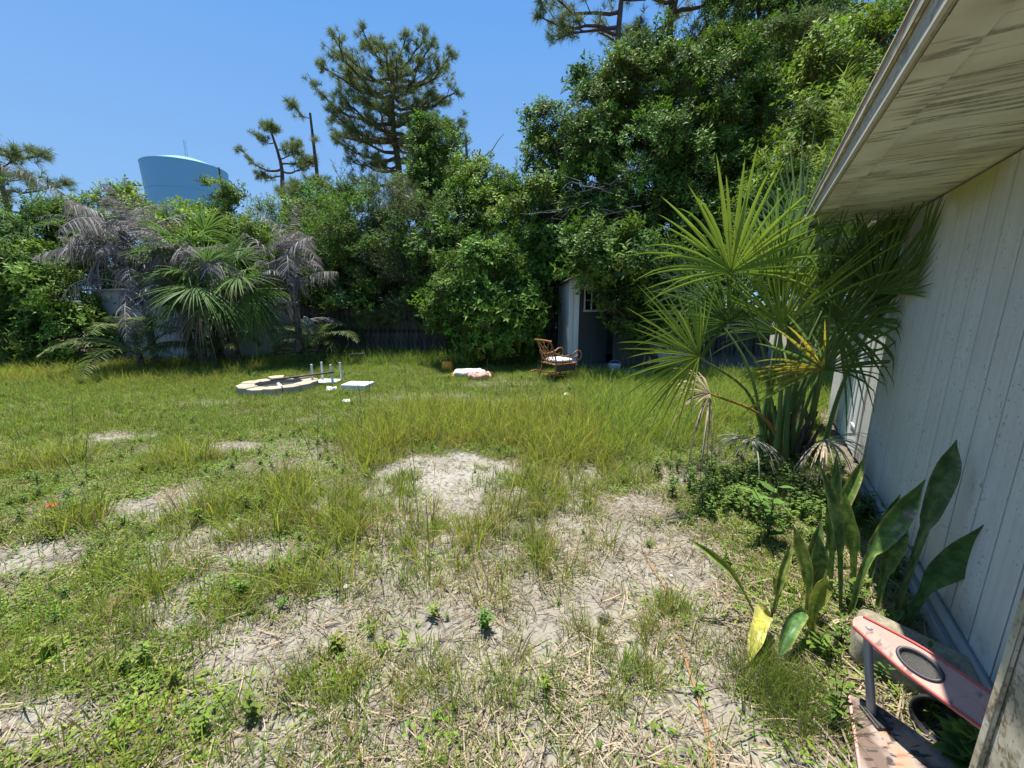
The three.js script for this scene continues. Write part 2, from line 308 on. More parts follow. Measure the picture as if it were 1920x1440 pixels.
{
  const r = rng(101), tall = [], lawn = [], weeds = [], straw = [], herbs = [], stalks = [], rots = [];
  const place = (n, zn, zf, f) => { for (let i = 0; i < n; i++) { const z = -lerp(zn, zf, r()), hw = Math.max(2.4, -z * 1.36 + 2), x = (r() * 2 - 1) * hw; if (blocked(x, z)) continue; f(x, z); } };
  const zones = [[-0.7, 0.75, 0.5], [0.75, 2.2, 0.22], [2.2, 4, 0.3], [4, 7, 0.7], [7, 12.2, 1]];
  for (const [a, c, far] of zones) {
    const area = (c - a) * (Math.max(0.4, a + c) * 1.36 + 4);
    place(Math.round(area * lerp(300, 125, far)), a, c, (x, z) => {
      const t = tallness(x, z), b = bareness(x, z); if (r() > t * (1 - 0.6 * b)) return;
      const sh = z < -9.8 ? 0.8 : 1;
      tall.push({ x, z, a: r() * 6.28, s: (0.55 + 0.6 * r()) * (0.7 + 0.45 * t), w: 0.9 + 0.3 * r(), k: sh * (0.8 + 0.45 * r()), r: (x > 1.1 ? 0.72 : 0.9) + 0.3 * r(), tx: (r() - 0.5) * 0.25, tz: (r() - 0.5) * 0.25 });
    });
    place(Math.round(area * lerp(560, 320, far)), a, c, (x, z) => {
      const b = bareness(x, z), cl = fbm(x * 3.1, z * 3.1, 61, 3); if (r() > (1 - 0.9 * b) * sstep(0.28, 0.62, cl + (z < -4.5 ? 0.25 : 0.05))) return;
      lawn.push({ x, z, a: r() * 6.28, s: (0.5 + 0.8 * r()) * (z < -4.5 ? 1.25 : 1), k: 0.75 + 0.5 * r(), r: 0.85 + 0.4 * r(), tx: (r() - 0.5) * 0.4, tz: (r() - 0.5) * 0.4 });
    });
    place(Math.round(area * lerp(215, 100, far)), a, c, (x, z) => {
      const b = bareness(x, z), cl = fbm(x * 2.1 + 40, z * 2.1, 63, 3), left = 1 - sstep(-1.1, -0.2, x); if (r() > (1 - 0.95 * b) * sstep(0.4, 0.62, cl + 0.2 * left + (x > 1.3 ? 0.1 : 0))) return;
      weeds.push({ x, z, a: r() * 6.28, s: 0.6 + 0.8 * r(), k: 0.8 + 0.5 * r(), r: 0.8 + 0.4 * r() });
    });
    place(Math.round(area * lerp(165, 20, far)), a, c, (x, z) => {
      const n = fbm(x * 2.4, z * 2.4, 65, 3); if (r() > sstep(0.25, 0.6, n + 0.12) * (Math.hypot((x + 0.72) / 0.8, (z + 3.6) / 0.6) < 1 ? 0.15 : 1)) return;
      straw.push({ x, z, a: r() * 6.28, s: 0.6 + 0.8 * r(), k: 0.55 + 0.75 * r(), r: 0.95 + 0.1 * r() });
    });
    place(Math.round(area * lerp(22, 6, far)), a, c, (x, z) => {
      const b = bareness(x, z); if (r() > 1 - 0.85 * b) return;
      herbs.push({ x, z, a: r() * 6.28, s: 0.25 + 0.55 * r() * r() + (b < 0.3 ? 0.2 : 0), w: 1 + 0.6 * r(), k: 0.8 + 0.5 * r(), r: 0.75 + 0.5 * r() });
    });
    place(Math.round(area * lerp(4, 2, far)), a, c, (x, z) => {
      const t = Math.max(tallness(x, z), x > -1.6 && x < 1.2 && z < -1.9 && z > -5 ? 0.5 : 0); if (r() > t) return;
      stalks.push({ x, z, a: r() * 6.28, s: 0.6 + 0.6 * r(), k: 0.7 + 0.6 * r(), tx: (r() - 0.5) * 0.3, tz: (r() - 0.5) * 0.3 });
    });
  }
  for (let i = 0; i < 820; i++) { // single tufts that have taken hold on the sand
    const x = lerp(-2.6, 1.35, r()), z = -lerp(0.95, 3.6, r()), m = 2 + Math.floor(r() * 6), big = r() < 0.3; if (blocked(x, z) || fbm(x * 1.7, z * 1.7, 97, 2) < 0.42) continue;
    for (let k = 0; k < m; k++) { const e = { x: x + (r() + r() - 1) * 0.09, z: z + (r() + r() - 1) * 0.09, a: r() * 6.28, k: 0.8 + 0.4 * r(), r: 0.8 + 0.4 * r(), tx: (r() - 0.5) * 0.5, tz: (r() - 0.5) * 0.5 }; if (big) tall.push({ ...e, s: 0.3 + 0.35 * r() }); else lawn.push({ ...e, s: 0.6 + 0.7 * r() }); }
  }
  // weeds in the shade along the house wall and round the palmetto
  for (let i = 0; i < 1700; i++) {
    const s = lerp(0.9, 5.6, r()), n = lerp(-0.25, 0.92, Math.sqrt(r())), x = HD.x * s + HN.x * n, z = HD.z * s + HN.z * n;
    if (blocked(x, z) || s < 1.7 || (s < 2.9 && (n < 0.3 || r() < 0.8))) continue; if (fbm(x * 2.2, z * 2.2, 91, 3) < 0.46) continue;
    const k = r(); (k < 0.35 ? herbs : k < 0.7 ? weeds : lawn).push({ x, z, a: r() * 6.28, s: 0.5 + 0.8 * r(), k: 0.6 + 0.4 * r(), r: 0.8 + 0.2 * r() });
  }
  for (let i = 0; i < 260; i++) { const x = 2.05 + (r() + r() - 1) * 0.75, z = -3.15 + (r() + r() - 1) * 0.75; if (blocked(x, z)) continue; (r() < 0.6 ? herbs : lawn).push({ x, z, a: r() * 6.28, s: 0.6 + 0.8 * r(), k: 0.7 + 0.4 * r(), r: 0.8 + 0.2 * r() }); }
  for (let i = 0; i < 900; i++) { // straw heaped between the snake plants
    const s = lerp(1.7, 4.6, r()), n = lerp(0.0, 0.92, Math.sqrt(r())), x = HD.x * s + HN.x * n, z = HD.z * s + HN.z * n; straw.push({ x, z, a: r() * 6.28, s: 0.8 + r(), k: 0.6 + 0.6 * r(), r: 1 });
  }
  for (let i = 0; i < 260; i++) { // fine soft grass by the broken stand
    const x = 1.14 + (r() + r() - 1) * 0.24, z = -1.38 + (r() + r() - 1) * 0.26; if (x > 1.36 - 0.55 * (z + 1.36)) continue; tall.push({ x, z, a: r() * 6.28, s: 0.3 + 0.3 * r(), w: 0.7, k: 0.5 + 0.4 * r(), r: 0.85, tx: (r() - 0.5) * 0.7, tz: (r() - 0.5) * 0.7 });
  }
  // tall weeds along the shaded fence
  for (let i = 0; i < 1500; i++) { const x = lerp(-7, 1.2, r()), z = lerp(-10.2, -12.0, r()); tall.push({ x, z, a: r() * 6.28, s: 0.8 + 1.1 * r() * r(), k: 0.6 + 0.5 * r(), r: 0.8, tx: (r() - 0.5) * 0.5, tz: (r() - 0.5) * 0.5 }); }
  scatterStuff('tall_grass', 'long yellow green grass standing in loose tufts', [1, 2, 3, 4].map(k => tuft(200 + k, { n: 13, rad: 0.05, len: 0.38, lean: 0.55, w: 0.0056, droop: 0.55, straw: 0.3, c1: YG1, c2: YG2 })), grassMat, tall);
  scatterStuff('lawn_grass', 'short green lawn grass in patches', [1, 2, 3].map(k => tuft(220 + k, { n: 12, rad: 0.055, len: 0.12, lean: 1.0, w: 0.0046, droop: 0.5, straw: 0.22, c1: mixc(YG1, GR1, 0.4), c2: GR2 })), grassMat, lawn);
  scatterStuff('creeping_weeds', 'low creeping broad leaf weeds in the lawn', [1, 2, 3].map(k => rosette(240 + k, { n: 24, rad: 0.085, h: 0.03, len: 0.02, wid: 0.0095, c1: [0.25, 0.36, 0.04], c2: [0.125, 0.235, 0.03] })), grassMat, weeds);
  scatterStuff('leafy_weeds', 'upright leafy weeds among the grass', [1, 2, 3].map(k => herb(260 + k, { stems: 4, h: 0.17, leaves: 9, len: 0.04, wid: 0.015, c1: [0.22, 0.31, 0.045], c2: [0.1, 0.19, 0.03] })), grassMat, herbs);
  scatterStuff('dry_straw', 'dry straw and root litter on the sand', [1, 2, 3].map(k => strawBits(280 + k, 11, 0.13, [0.46, 0.38, 0.26], [0.2, 0.155, 0.11], 0.11)), strawMat, straw);
  scatterStuff('grass_stalks', 'thin dark flowering grass stalks', [1, 2].map(k => { const q = rng(300 + k), b = new GB(); for (let i = 0; i < 2; i++) { const a = q() * 6.28, h = 0.5 + 0.25 * q(), l = 0.12 * q(), pts = []; for (let j = 0; j < 5; j++) { const t = j / 4; pts.push(V(Math.cos(a) * l * t * t, h * t, Math.sin(a) * l * t * t)); } b.tube(pts, [0.0017, 0.0016, 0.0014, 0.003, 0.0014], 3, t => t > 0.7 ? [0.2, 0.17, 0.08] : [0.2, 0.24, 0.07], 1, false); } return b.build(); }), strawMat, stalks);
  console.log('cover', tall.length, lawn.length, weeds.length, herbs.length, straw.length, stalks.length);
}

// ---------------------------------------------------------------- the house
{
  const paint = tex(1024, (u, v, o) => { // 3 m x 2.4 m of old white paint: mildew in streaks and specks, splashed dirt low down, algae under the soffit
    const s = u * 3, y = v * 2.4;
    const st = fbm(u * 160, v * 5, 3, 3, 0), mot = fbm(u * 12, v * 10, 9, 4), fine = fbm(u * 120, v * 100, 15, 3), sp = vnoise(u * 230, v * 190, 21);
    let k = 0.58 + 0.1 * (st - 0.5) + 0.1 * (mot - 0.5) + 0.05 * (fine - 0.5);
    let c = [k, k * 0.98, k * 0.93];
    const dirt = sstep(0.42, 0.05, y) * sstep(0.36, 0.62, mot + 0.25 * fine - 0.05); c = mixc(c, [0.13, 0.12, 0.10], 0.75 * dirt);
    if (sp > 0.83 && mot > 0.52) c = mixc(c, [0.16, 0.15, 0.13], 0.6 * sstep(0.83, 0.95, sp));
    const alg = sstep(2.08, 2.34, y + 0.3 * (mot - 0.5)) * sstep(0.45, 0.6, fbm(u * 7, v * 6, 29, 3) + 0.05); c = mixc(c, [0.42, 0.37, 0.07], 0.75 * alg);
    o[0] = c[0]; o[1] = c[1]; o[2] = c[2];
  }, { rep: 1 / 3, repY: 1 / 2.4 });
  paint.wrapT = THREE.RepeatWrapping;
  const rough = tex(512, (u, v, o) => { o[0] = o[1] = o[2] = fbm(u * 110, v * 6, 5, 3) * 0.7 + 0.3 * fbm(u * 60, v * 60, 6, 3); }, { srgb: false, rep: 1 / 0.8, repY: 1 / 0.8 });
  const wallMat = std([1, 1, 1], { map: paint, bumpMap: rough, bumpScale: 0.0025, roughness: 0.75 });
  const grooveMat = wallMat;
  const soffitTex = tex(1024, (u, v, o) => { // u along the wall (3 m), v across the eave (0.75 m)
    const mot = fbm(u * 14, v * 4, 41, 4), fine = fbm(u * 90, v * 60, 43, 3), gr = fbm(u * 70, v * 3.5, 47, 3), line = fbm(u * 26, v * 2.2, 53, 3), lm = fbm(u * 230, v * 4, 59, 3);
    let k = 0.76 + 0.13 * (mot - 0.5) + 0.06 * (fine - 0.5) + 0.08 * (gr - 0.5), c = [k, k * 0.985, k * 0.88];
    const mold = sstep(0.47, 0.62, line) * sstep(0.5, 0.6, lm); c = mixc(c, [0.09, 0.075, 0.055], 0.8 * mold * (0.4 + 0.6 * fine));
    const tan = sstep(0.5, 0.7, fbm(u * 9, v * 3, 61, 3)); c = mixc(c, [0.40, 0.33, 0.24], 0.35 * tan);
    const alg = sstep(0.86, 0.97, v + 0.12 * (mot - 0.5)); c = mixc(c, [0.42, 0.36, 0.06], 0.7 * alg * sstep(0.4, 0.55, mot));
    o[0] = c[0]; o[1] = c[1]; o[2] = c[2];
  }, { rep: 1 / 3, repY: 1 / 0.75 });
  soffitTex.offset.set(0, -0.3 / 0.75);
  const soffitMat = std([1, 1, 1], { map: soffitTex, roughness: 0.8 });
  const wood = tex(512, (u, v, o) => { const g = fbm(u * 5, v * 120, 71, 3), m = fbm(u * 9, v * 9, 73, 4), d = fbm(u * 40, v * 90, 75, 3); let k = 0.50 + 0.2 * (g - 0.5) + 0.14 * (m - 0.5); let c = [k, k * 0.95, k * 0.86]; c = mixc(c, [0.2, 0.17, 0.15], 0.6 * sstep(0.5, 0.68, d * 0.6 + m * 0.4)); o[0] = c[0]; o[1] = c[1]; o[2] = c[2]; }, { rep: 0.8 });
  const woodB = tex(512, (u, v, o) => { o[0] = o[1] = o[2] = fbm(u * 5, v * 120, 71, 3); }, { srgb: false, rep: 0.8 });
  const fasciaMat = std([0.98, 0.89, 0.74], { map: wood, bumpMap: woodB, bumpScale: 0.004, roughness: 0.85 });
  const trimMat = std([0.55, 0.53, 0.47], { roughness: 0.7 });
  const shingleMat = std([0.4, 0.36, 0.31], { roughness: 0.95, map: wood });
  const pipeMat = std([0.3, 0.3, 0.29], { roughness: 0.6, bumpMap: rough, bumpScale: 0.002 });

  const h = thing('house', 'white grooved board house with deep weathered eave beside the yard', 'house');
  h.rotation.y = Math.PI / 2 - houseA; h.updateMatrixWorld();
  const P = (n, g, m, l) => lpart(h, n, g, m, l);
  // siding: 0.2 m boards, 9 mm grooves, one mesh each
  const N = 0.955, top = 2.35, x0 = -2.2, x1 = 4.36;
  P('wall_core', box(x1 - x0 + 0.02, top - 0.1, 0.1, (x0 + x1) / 2, 0.1 + (top - 0.1) / 2, N + 0.1), grooveMat);
  for (let x = x1; x > x0; x -= 0.203) P('wall_board', box(0.1935, top - 0.16, 0.022, x - 0.1, 0.15 + (top - 0.16) / 2, N + 0.011 + 0.0015 * R0(), 0.003), wallMat);
  P('corner_trim', box(0.1, top - 0.12, 0.03, x1 + 0.04, 0.12 + (top - 0.12) / 2, N - 0.006, 0.004), trimMat);
  P('corner_trim', box(0.026, top - 0.12, 0.12, x1 + 0.1, 0.12 + (top - 0.12) / 2, N + 0.07, 0.004), trimMat);
  P('footing', box(x1 - x0, 0.16, 0.16, (x0 + x1) / 2, 0.03, N + 0.03, 0.01), std([0.3, 0.3, 0.3], { roughness: 0.95, bumpMap: rough, bumpScale: 0.006 }));
  P('sill_pipe', tubeGeo(curve([[x0, 0.15, N - 0.015], [1.6, 0.145, N - 0.02], [3.0, 0.15, N - 0.016], [x1, 0.155, N - 0.015]], 30), 0.024, 10), pipeMat);
  // soffit: plain border board at the fascia, then boards laid across the eave
  const e0 = 0.305, ex1 = 4.72;
  P('soffit_border', box(ex1 - x0, 0.018, 0.115, (x0 + ex1) / 2, top + 0.009 - 0.006, e0 + 0.075, 0.002), soffitMat);
  P('soffit_core', box(ex1 - x0, 0.02, N - e0 + 0.1, (x0 + ex1) / 2, top + 0.036, (e0 + N + 0.1) / 2 + 0.02), grooveMat);
  for (let x = ex1 - 0.06; x > x0; x -= 0.2025) P('soffit_board', box(0.199, 0.016, N + 0.02 - (e0 + 0.136), x - 0.1, top + 0.0135 + 0.002 * R0(), (e0 + 0.136 + N + 0.02) / 2, 0.002), soffitMat);
  P('fascia', box(ex1 - x0, 0.125, 0.022, (x0 + ex1) / 2, top + 0.053, e0 + 0.004, 0.003), fasciaMat);
  P('fascia_strip', box(ex1 - x0 + 0.01, 0.05, 0.014, (x0 + ex1) / 2, top + 0.1, e0 - 0.014, 0.003), fasciaMat);
  P('drip_edge', box(ex1 - x0 + 0.02, 0.012, 0.05, (x0 + ex1) / 2, top + 0.132, e0 - 0.002, 0.002), fasciaMat);
  P('fascia_bead', box(ex1 - x0, 0.014, 0.012, (x0 + ex1) / 2, top - 0.006, e0 - 0.002, 0.002), trimMat);
  const slope = Math.atan2(1.3, 4), roof = box(ex1 - x0 + 0.06, 0.03, 4.4, 0, 0, 2.2); roof.rotateX(-slope); roof.translate((x0 + ex1) / 2, top + 0.155, e0 + 0.03);
  P('roof', roof, shingleMat);
  // end of the eave: board with a rounded cut-out, running back to the wall
  const sh = new THREE.Shape(); sh.moveTo(0, 0.12); sh.lineTo(0, -0.19); sh.lineTo(0.66, -0.235); sh.lineTo(0.66, -0.15); sh.lineTo(0.17, -0.125); sh.quadraticCurveTo(0.075, -0.115, 0.085, 0.0); sh.lineTo(0.66, 0.0); sh.lineTo(0.66, 0.12); sh.closePath();
  const br = new THREE.ExtrudeGeometry(sh, { depth: 0.03, bevelEnabled: true, bevelSize: 0.003, bevelThickness: 0.003, bevelSegments: 1, curveSegments: 8 });
  br.rotateY(-Math.PI / 2); br.translate(ex1 + 0.036, top, e0); P('eave_bracket', metric(br), trimMat);
  // gable end, far sides
  P('end_wall', box(0.1, 2.5, 3.4, x1 + 0.05, 1.3, N + 1.84), wallMat);
  P('side_wall', box(0.1, 2.5, 3.6, x0 + 0.1, 1.3, N + 1.9), wallMat);
  P('rear_wall', box(x1 - x0, 3.2, 0.1, (x0 + x1) / 2, 1.6, N + 3.6), wallMat);
  // lower wing past the corner, with a panelled door
  const w0 = x1 + 0.14, w1 = 7.2, n2 = 1.03;
  P('wing_core', box(w1 - w0, 2.3, 0.1, (w0 + w1) / 2, 1.2, n2 + 0.07), grooveMat);
  for (let x = w1; x > w0 + 0.15; x -= 0.203) if (!(x < 6.3 && x > 5.32)) P('wall_board', box(0.196, 2.28, 0.02, x - 0.1, 1.2, n2 + 0.009, 0.003), wallMat);
  const dr = P('door', box(0.88, 1.98, 0.03, 5.72, 1.03, n2 + 0.02, 0.004), std([0.72, 0.74, 0.74], { roughness: 0.5 }));
  for (const [dx, dy, ww, hh] of [[-0.2, 1.45, 0.26, 0.7], [0.2, 1.45, 0.26, 0.7], [-0.2, 0.6, 0.26, 0.6], [0.2, 0.6, 0.26, 0.6]]) {
    const fr = new THREE.Shape(); fr.moveTo(-ww / 2, -hh / 2); fr.lineTo(ww / 2, -hh / 2); fr.lineTo(ww / 2, hh / 2); fr.lineTo(-ww / 2, hh / 2); fr.closePath();
    const ho = new THREE.Path(); ho.moveTo(-ww / 2 + 0.025, -hh / 2 + 0.025); ho.lineTo(-ww / 2 + 0.025, hh / 2 - 0.025); ho.lineTo(ww / 2 - 0.025, hh / 2 - 0.025); ho.lineTo(ww / 2 - 0.025, -hh / 2 + 0.025); ho.closePath(); fr.holes.push(ho);
    const g = new THREE.ExtrudeGeometry(fr, { depth: 0.012, bevelEnabled: false }); g.translate(5.72 + dx, dy, n2 - 0.008); lpart(dr, 'door_panel', metric(g), std([0.6, 0.62, 0.62], { roughness: 0.5 }));
  }
  P('door_frame', box(0.06, 2.04, 0.04, 5.245, 1.06, n2 + 0.012, 0.004), trimMat); P('door_frame', box(0.06, 2.04, 0.04, 6.195, 1.06, n2 + 0.012, 0.004), trimMat);
  P('wing_roof', box(w1 - w0 + 0.1, 0.08, 3.5, (w0 + w1) / 2 + 0.05, 2.41, n2 + 1.55), shingleMat);
  P('wing_end_wall', box(0.1, 2.3, 3.3, w1 - 0.02, 1.2, n2 + 1.75), wallMat);

  // stained post in front of the wall
  const stain = tex(512, (u, v, o) => { const m = fbm(u * 6, v * 6, 81, 4), d = fbm(u * 16 + 3, v * 60, 83, 3), e = fbm(u * 55, v * 45, 85, 3); let c = mixc([0.50, 0.46, 0.36], [0.40, 0.35, 0.25], sstep(0.35, 0.65, m)); c = mixc(c, [0.13, 0.095, 0.06], 0.8 * sstep(0.56, 0.7, e * 0.65 + m * 0.35)); c = mixc(c, [0.2, 0.15, 0.1], 0.5 * sstep(0.58, 0.72, d)); o[0] = c[0]; o[1] = c[1]; o[2] = c[2]; }, { rep: 1.6 });
  const stMat = std([1, 1, 1], { map: stain, roughness: 0.8, bumpMap: rough, bumpScale: 0.003 });
  const p = thing('porch_post', 'beige boxed post with brown mildew specks standing under the eave', 'post');
  p.rotation.copy(h.rotation); p.position.copy(HD).multiplyScalar(1.19).addScaledVector(HN, 0.71); p.updateMatrixWorld();
  lpart(p, 'shaft', box(0.24, top - 0.005, 0.2, 0, (top - 0.005) / 2, 0, 0.006), stMat);
  lpart(p, 'edge_strip', box(0.028, top - 0.01, 0.012, 0.108, (top - 0.01) / 2, -0.107, 0.003), stMat);
  const kn = new THREE.CylinderGeometry(0.035, 0.035, 0.012, 20); kn.rotateX(Math.PI / 2); kn.translate(-0.03, 0.42, -0.107); lpart(p, 'cover_plate', kn, std([0.3, 0.3, 0.27], { roughness: 0.6 }));
}

// ---------------------------------------------------------------- trees
const barkTex = tex(256, (u, v, o) => { const a = fbm(u * 10, v * 5, 3, 4, 0), c = fbm(u * 24, v * 9, 7, 3), k = 0.5 + 0.9 * (a - 0.5) + 0.7 * (c - 0.5); o[0] = clamp(k); o[1] = clamp(k * 0.9); o[2] = clamp(k * 0.82); });
const barkBump = tex(256, (u, v, o) => { o[0] = o[1] = o[2] = 0.6 * fbm(u * 10, v * 5, 3, 4) + 0.4 * fbm(u * 24, v * 9, 7, 3); }, { srgb: false });
const barkMat = std([0.26, 0.22, 0.19], { map: barkTex, bumpMap: barkBump, bumpScale: 0.02, roughness: 0.95 });
const pineBark = std([0.22, 0.17, 0.145], { map: barkTex, bumpMap: barkBump, bumpScale: 0.025, roughness: 0.95 });
const deadMat = std([0.30, 0.27, 0.25], { map: barkTex, roughness: 0.95 });
const leafGloss = leafMat([1, 1, 1], 0.32, 0.18), leafDull = leafMat([1, 1, 1], 0.32, 0.06);
function sprig(seed, o) { // a twig with leaves, axis +y
  const r = rng(seed), b = new GB();
  const stems = o.stems || 3;
  for (let s = 0; s < stems; s++) {
    const a = s / stems * 6.283 + r(), sp = s === 0 ? 0 : o.spread * (0.6 + 0.5 * r()), d = V(Math.cos(a) * Math.sin(sp), Math.cos(sp), Math.sin(a) * Math.sin(sp)), L = o.size * (0.7 + 0.4 * r());
    b.tube([V(0, 0, 0), d.clone().multiplyScalar(L * 0.5), d.clone().multiplyScalar(L)], [0.006, 0.004, 0.002], 3, [0.16, 0.13, 0.08], 1, false);
    const m = Math.round(o.leaves / stems);
    for (let k = 0; k < m; k++) {
      const t = 0.3 + 0.7 * Math.pow(k / m, 0.7), p = d.clone().multiplyScalar(L * t), az = k * 2.4 + r(), out = V(Math.cos(az), 0.25 + 0.5 * t + 0.3 * r(), Math.sin(az)).normalize();
      leafShape(b, p, out, V(0, 1, 0).addScaledVector(d, 0.5).normalize(), o.len * (0.65 + 0.5 * r()), o.wid * (0.8 + 0.4 * r()), mixc(o.c1, o.c2, r()), 0.15 + 0.3 * r(), 0.12);
    }
  }
  return b.build();
}
const SPR = {
  glossy: [1, 2, 3].map(k => sprig(400 + k, { stems: 4, spread: 0.75, size: 0.34, leaves: 30, len: 0.105, wid: 0.04, c1: [0.132, 0.246, 0.0246], c2: [0.0703, 0.149, 0.0176] })),
  bright: [1, 2, 3].map(k => sprig(420 + k, { stems: 4, spread: 0.8, size: 0.32, leaves: 28, len: 0.10, wid: 0.038, c1: [0.206, 0.316, 0.0281], c2: [0.114, 0.215, 0.022] })),
  dark: [1, 2, 3].map(k => sprig(440 + k, { stems: 4, spread: 0.8, size: 0.36, leaves: 32, len: 0.085, wid: 0.03, c1: [0.14, 0.244, 0.0317], c2: [0.083, 0.165, 0.0232] })),
  fine: [1, 2, 3].map(k => sprig(460 + k, { stems: 5, spread: 0.7, size: 0.4, leaves: 44, len: 0.07, wid: 0.014, c1: [0.11, 0.149, 0.0439], c2: [0.0703, 0.105, 0.0299] })),
};
const Y = V(0, 1, 0);
function limb(b, a, c, r0, r1, rnd, sag = 0.12, seg = 6) {
  const n = 6, pts = [], rad = [], L = a.distanceTo(c);
  for (let k = 0; k <= n; k++) { const t = k / n, w = Math.sin(t * Math.PI); pts.push(a.clone().lerp(c, t).add(V((rnd() - 0.5) * L * 0.08 * w, (rnd() - 0.5) * L * 0.06 * w + sag * L * w, (rnd() - 0.5) * L * 0.08 * w))); rad.push(lerp(r0, r1, t)); }
  b.tube(pts, rad, seg, null, 0.8, false); return pts;
}
function instanced(parent, name, geos, mat, list) { // list of {p, q, s, c}; in the parent's own axes
  const base = parent.position, m = new THREE.Matrix4(), lists = geos.map(() => []);
  list.forEach((e, i) => lists[i % geos.length].push(e));
  geos.forEach((g, gi) => {
    const L = lists[gi]; if (!L.length) return; const im = new THREE.InstancedMesh(g, mat, L.length), c = new THREE.Color();
    L.forEach((e, i) => { m.compose(e.p.clone().sub(base), e.q, V(e.s, e.s, e.s)); im.setMatrixAt(i, m); im.setColorAt(i, c.setRGB(...e.c)); });
    im.name = name; im.userData = { kind: 'stuff' }; im.castShadow = im.receiveShadow = true; parent.add(im);
  });
}
function tree(o) {
  const r = rng(o.seed), lobes = o.lobes; let cx = 0, cz = 0; for (const l of lobes) { cx += l[0]; cz += l[2]; } cx /= lobes.length; cz /= lobes.length;
  const bx = o.x ?? cx, bz = o.z ?? cz - 0.3, t = thing(o.name, o.label, o.category || 'tree', [bx, 0, bz], o.group), b = new GB();
  const low = Math.min(...lobes.map(l => l[1] - l[3] * 0.4)), fork = V(bx + (cx - bx) * 0.5, Math.max(0.35, low * 0.75), bz + (cz - bz) * 0.5), R = o.r || 0.14;
  const tp = curve([[bx, -0.1, bz], [bx + (r() - 0.5) * 0.3, fork.y * 0.5, bz + (r() - 0.5) * 0.3], fork], 8);
  b.tube(tp, tp.map((_, k) => R * (1.25 - 0.45 * k / 8) * (k === 0 ? 1.3 : 1)), 9, null, 0.8, true);
  part(t, 'trunk', b.build(), o.bark || barkMat);
  const spr = [], tw = new GB();
  for (const [x, y, z, rr, sy = 1] of lobes) {
    const c = V(x, y, z), lb = new GB(); limb(lb, fork, c, R * 0.62, R * 0.16, r); part(t, 'limb', lb.build(), o.bark || barkMat);
    const nc = Math.round((o.clumps || 20) * rr * rr + 6);
    for (let k = 0; k < nc; k++) {
      const u = r() * 2 - 1, a = r() * 6.283, q = Math.sqrt(1 - u * u), out = V(Math.cos(a) * q, u, Math.sin(a) * q), ro = rr * (0.55 + 0.5 * Math.pow(r(), 0.6));
      const cc = c.clone().add(V(out.x * ro, out.y * ro * sy, out.z * ro)); if (cc.y < 0.25) continue;
      if (k % 3 === 0) limb(tw, c.clone().lerp(cc, 0.05), cc, 0.022, 0.006, r, 0.05, 4);
      const m = Math.round((o.per || 9) * (0.6 + 0.8 * r())), cr = 0.26 + 0.2 * r(), tint = 0.62 + 0.7 * r(), warm = 0.85 + 0.35 * r(), size = 0.7 + 0.6 * r();
      for (let j = 0; j < m; j++) {
        const p = cc.clone().add(V((r() + r() - 1) * cr * 1.3, (r() + r() - 1) * cr * 0.9, (r() + r() - 1) * cr * 1.3)); if (p.y < 0.15) continue;
        const d = out.clone().multiplyScalar(0.7).add(V((r() - 0.5) * 1.3, 0.55 + (r() - 0.5) * 1.1, (r() - 0.5) * 1.3)).normalize();
        const qn = new THREE.Quaternion().setFromUnitVectors(Y, d).multiply(new THREE.Quaternion().setFromAxisAngle(Y, r() * 6.283)), k2 = tint * (0.85 + 0.3 * r()) * (o.tint || 1);
        spr.push({ p, q: qn, s: (o.scale || 1) * size * (0.75 + 0.5 * r()), c: [k2 * warm, k2, k2 * 0.95] });
      }
    }
  }
  if (tw.p.length) part(t, 'twigs', tw.build(), deadMat).userData.kind = 'stuff';
  instanced(t, 'foliage', SPR[o.leaf || 'glossy'], o.leaf === 'fine' || o.leaf === 'dark' ? leafDull : leafGloss, spr);
  tree.n = (tree.n || 0) + spr.length; return t;
}
const WOODS = 'trees along the back of the yard';
const bigTree = tree({ seed: 1, name: 'broadleaf_tree', r: 0.2, x: 3.4, z: -12.6, label: 'huge glossy green broadleaf tree arching over the small shed', lobes: [[2.72,6.71,-12.4,1.13],[1.71,5.31,-11.9,1.11],[4.36,7.4,-12.9,1.32],[5.73,6.85,-12.4,1.58],[3.22,5.05,-11.7,1.39],[4.98,5.05,-11.7,1.39],[1.13,3.67,-11.7,1.05],[2.18,4.02,-11.4,0.87],[2.78,3.11,-11.3,1.03],[6.68,5.45,-11.7,1.6],[4.44,3.29,-11.1,1.15],[6.09,3.64,-10.8,1.25],[0.71,4.6,-12.4,0.66],[0.63,2.37,-11.9,0.94],[3.37,7.9,-12.8,0.61],[1.06,6.37,-12.4,0.49],[6.84,8.0,-13.0,1.24]], clumps: 26, per: 9 });
{ // bare twigs tangled on the face of the big tree
  const r = rng(111), b = new GB();
  for (let k = 0; k < 90; k++) { const a = V(2.3 + (r() + r() - 1) * 1.5, 3.9 + (r() + r() - 1) * 0.9, -10.75 + (r() - 0.5) * 0.8), az = r() * 6.283, L = 0.4 + 0.9 * r(); limb(b, a, a.clone().add(V(Math.cos(az) * L, (r() - 0.6) * 0.6 * L, Math.sin(az) * L * 0.5)), 0.011, 0.003, r, 0.12 * (r() - 0.3), 4); }
  part(bigTree, 'dead_twigs', b.build(), std([0.42, 0.37, 0.32], { roughness: 0.95 }), 'tangle of bare grey twigs').userData.kind = 'stuff';
}
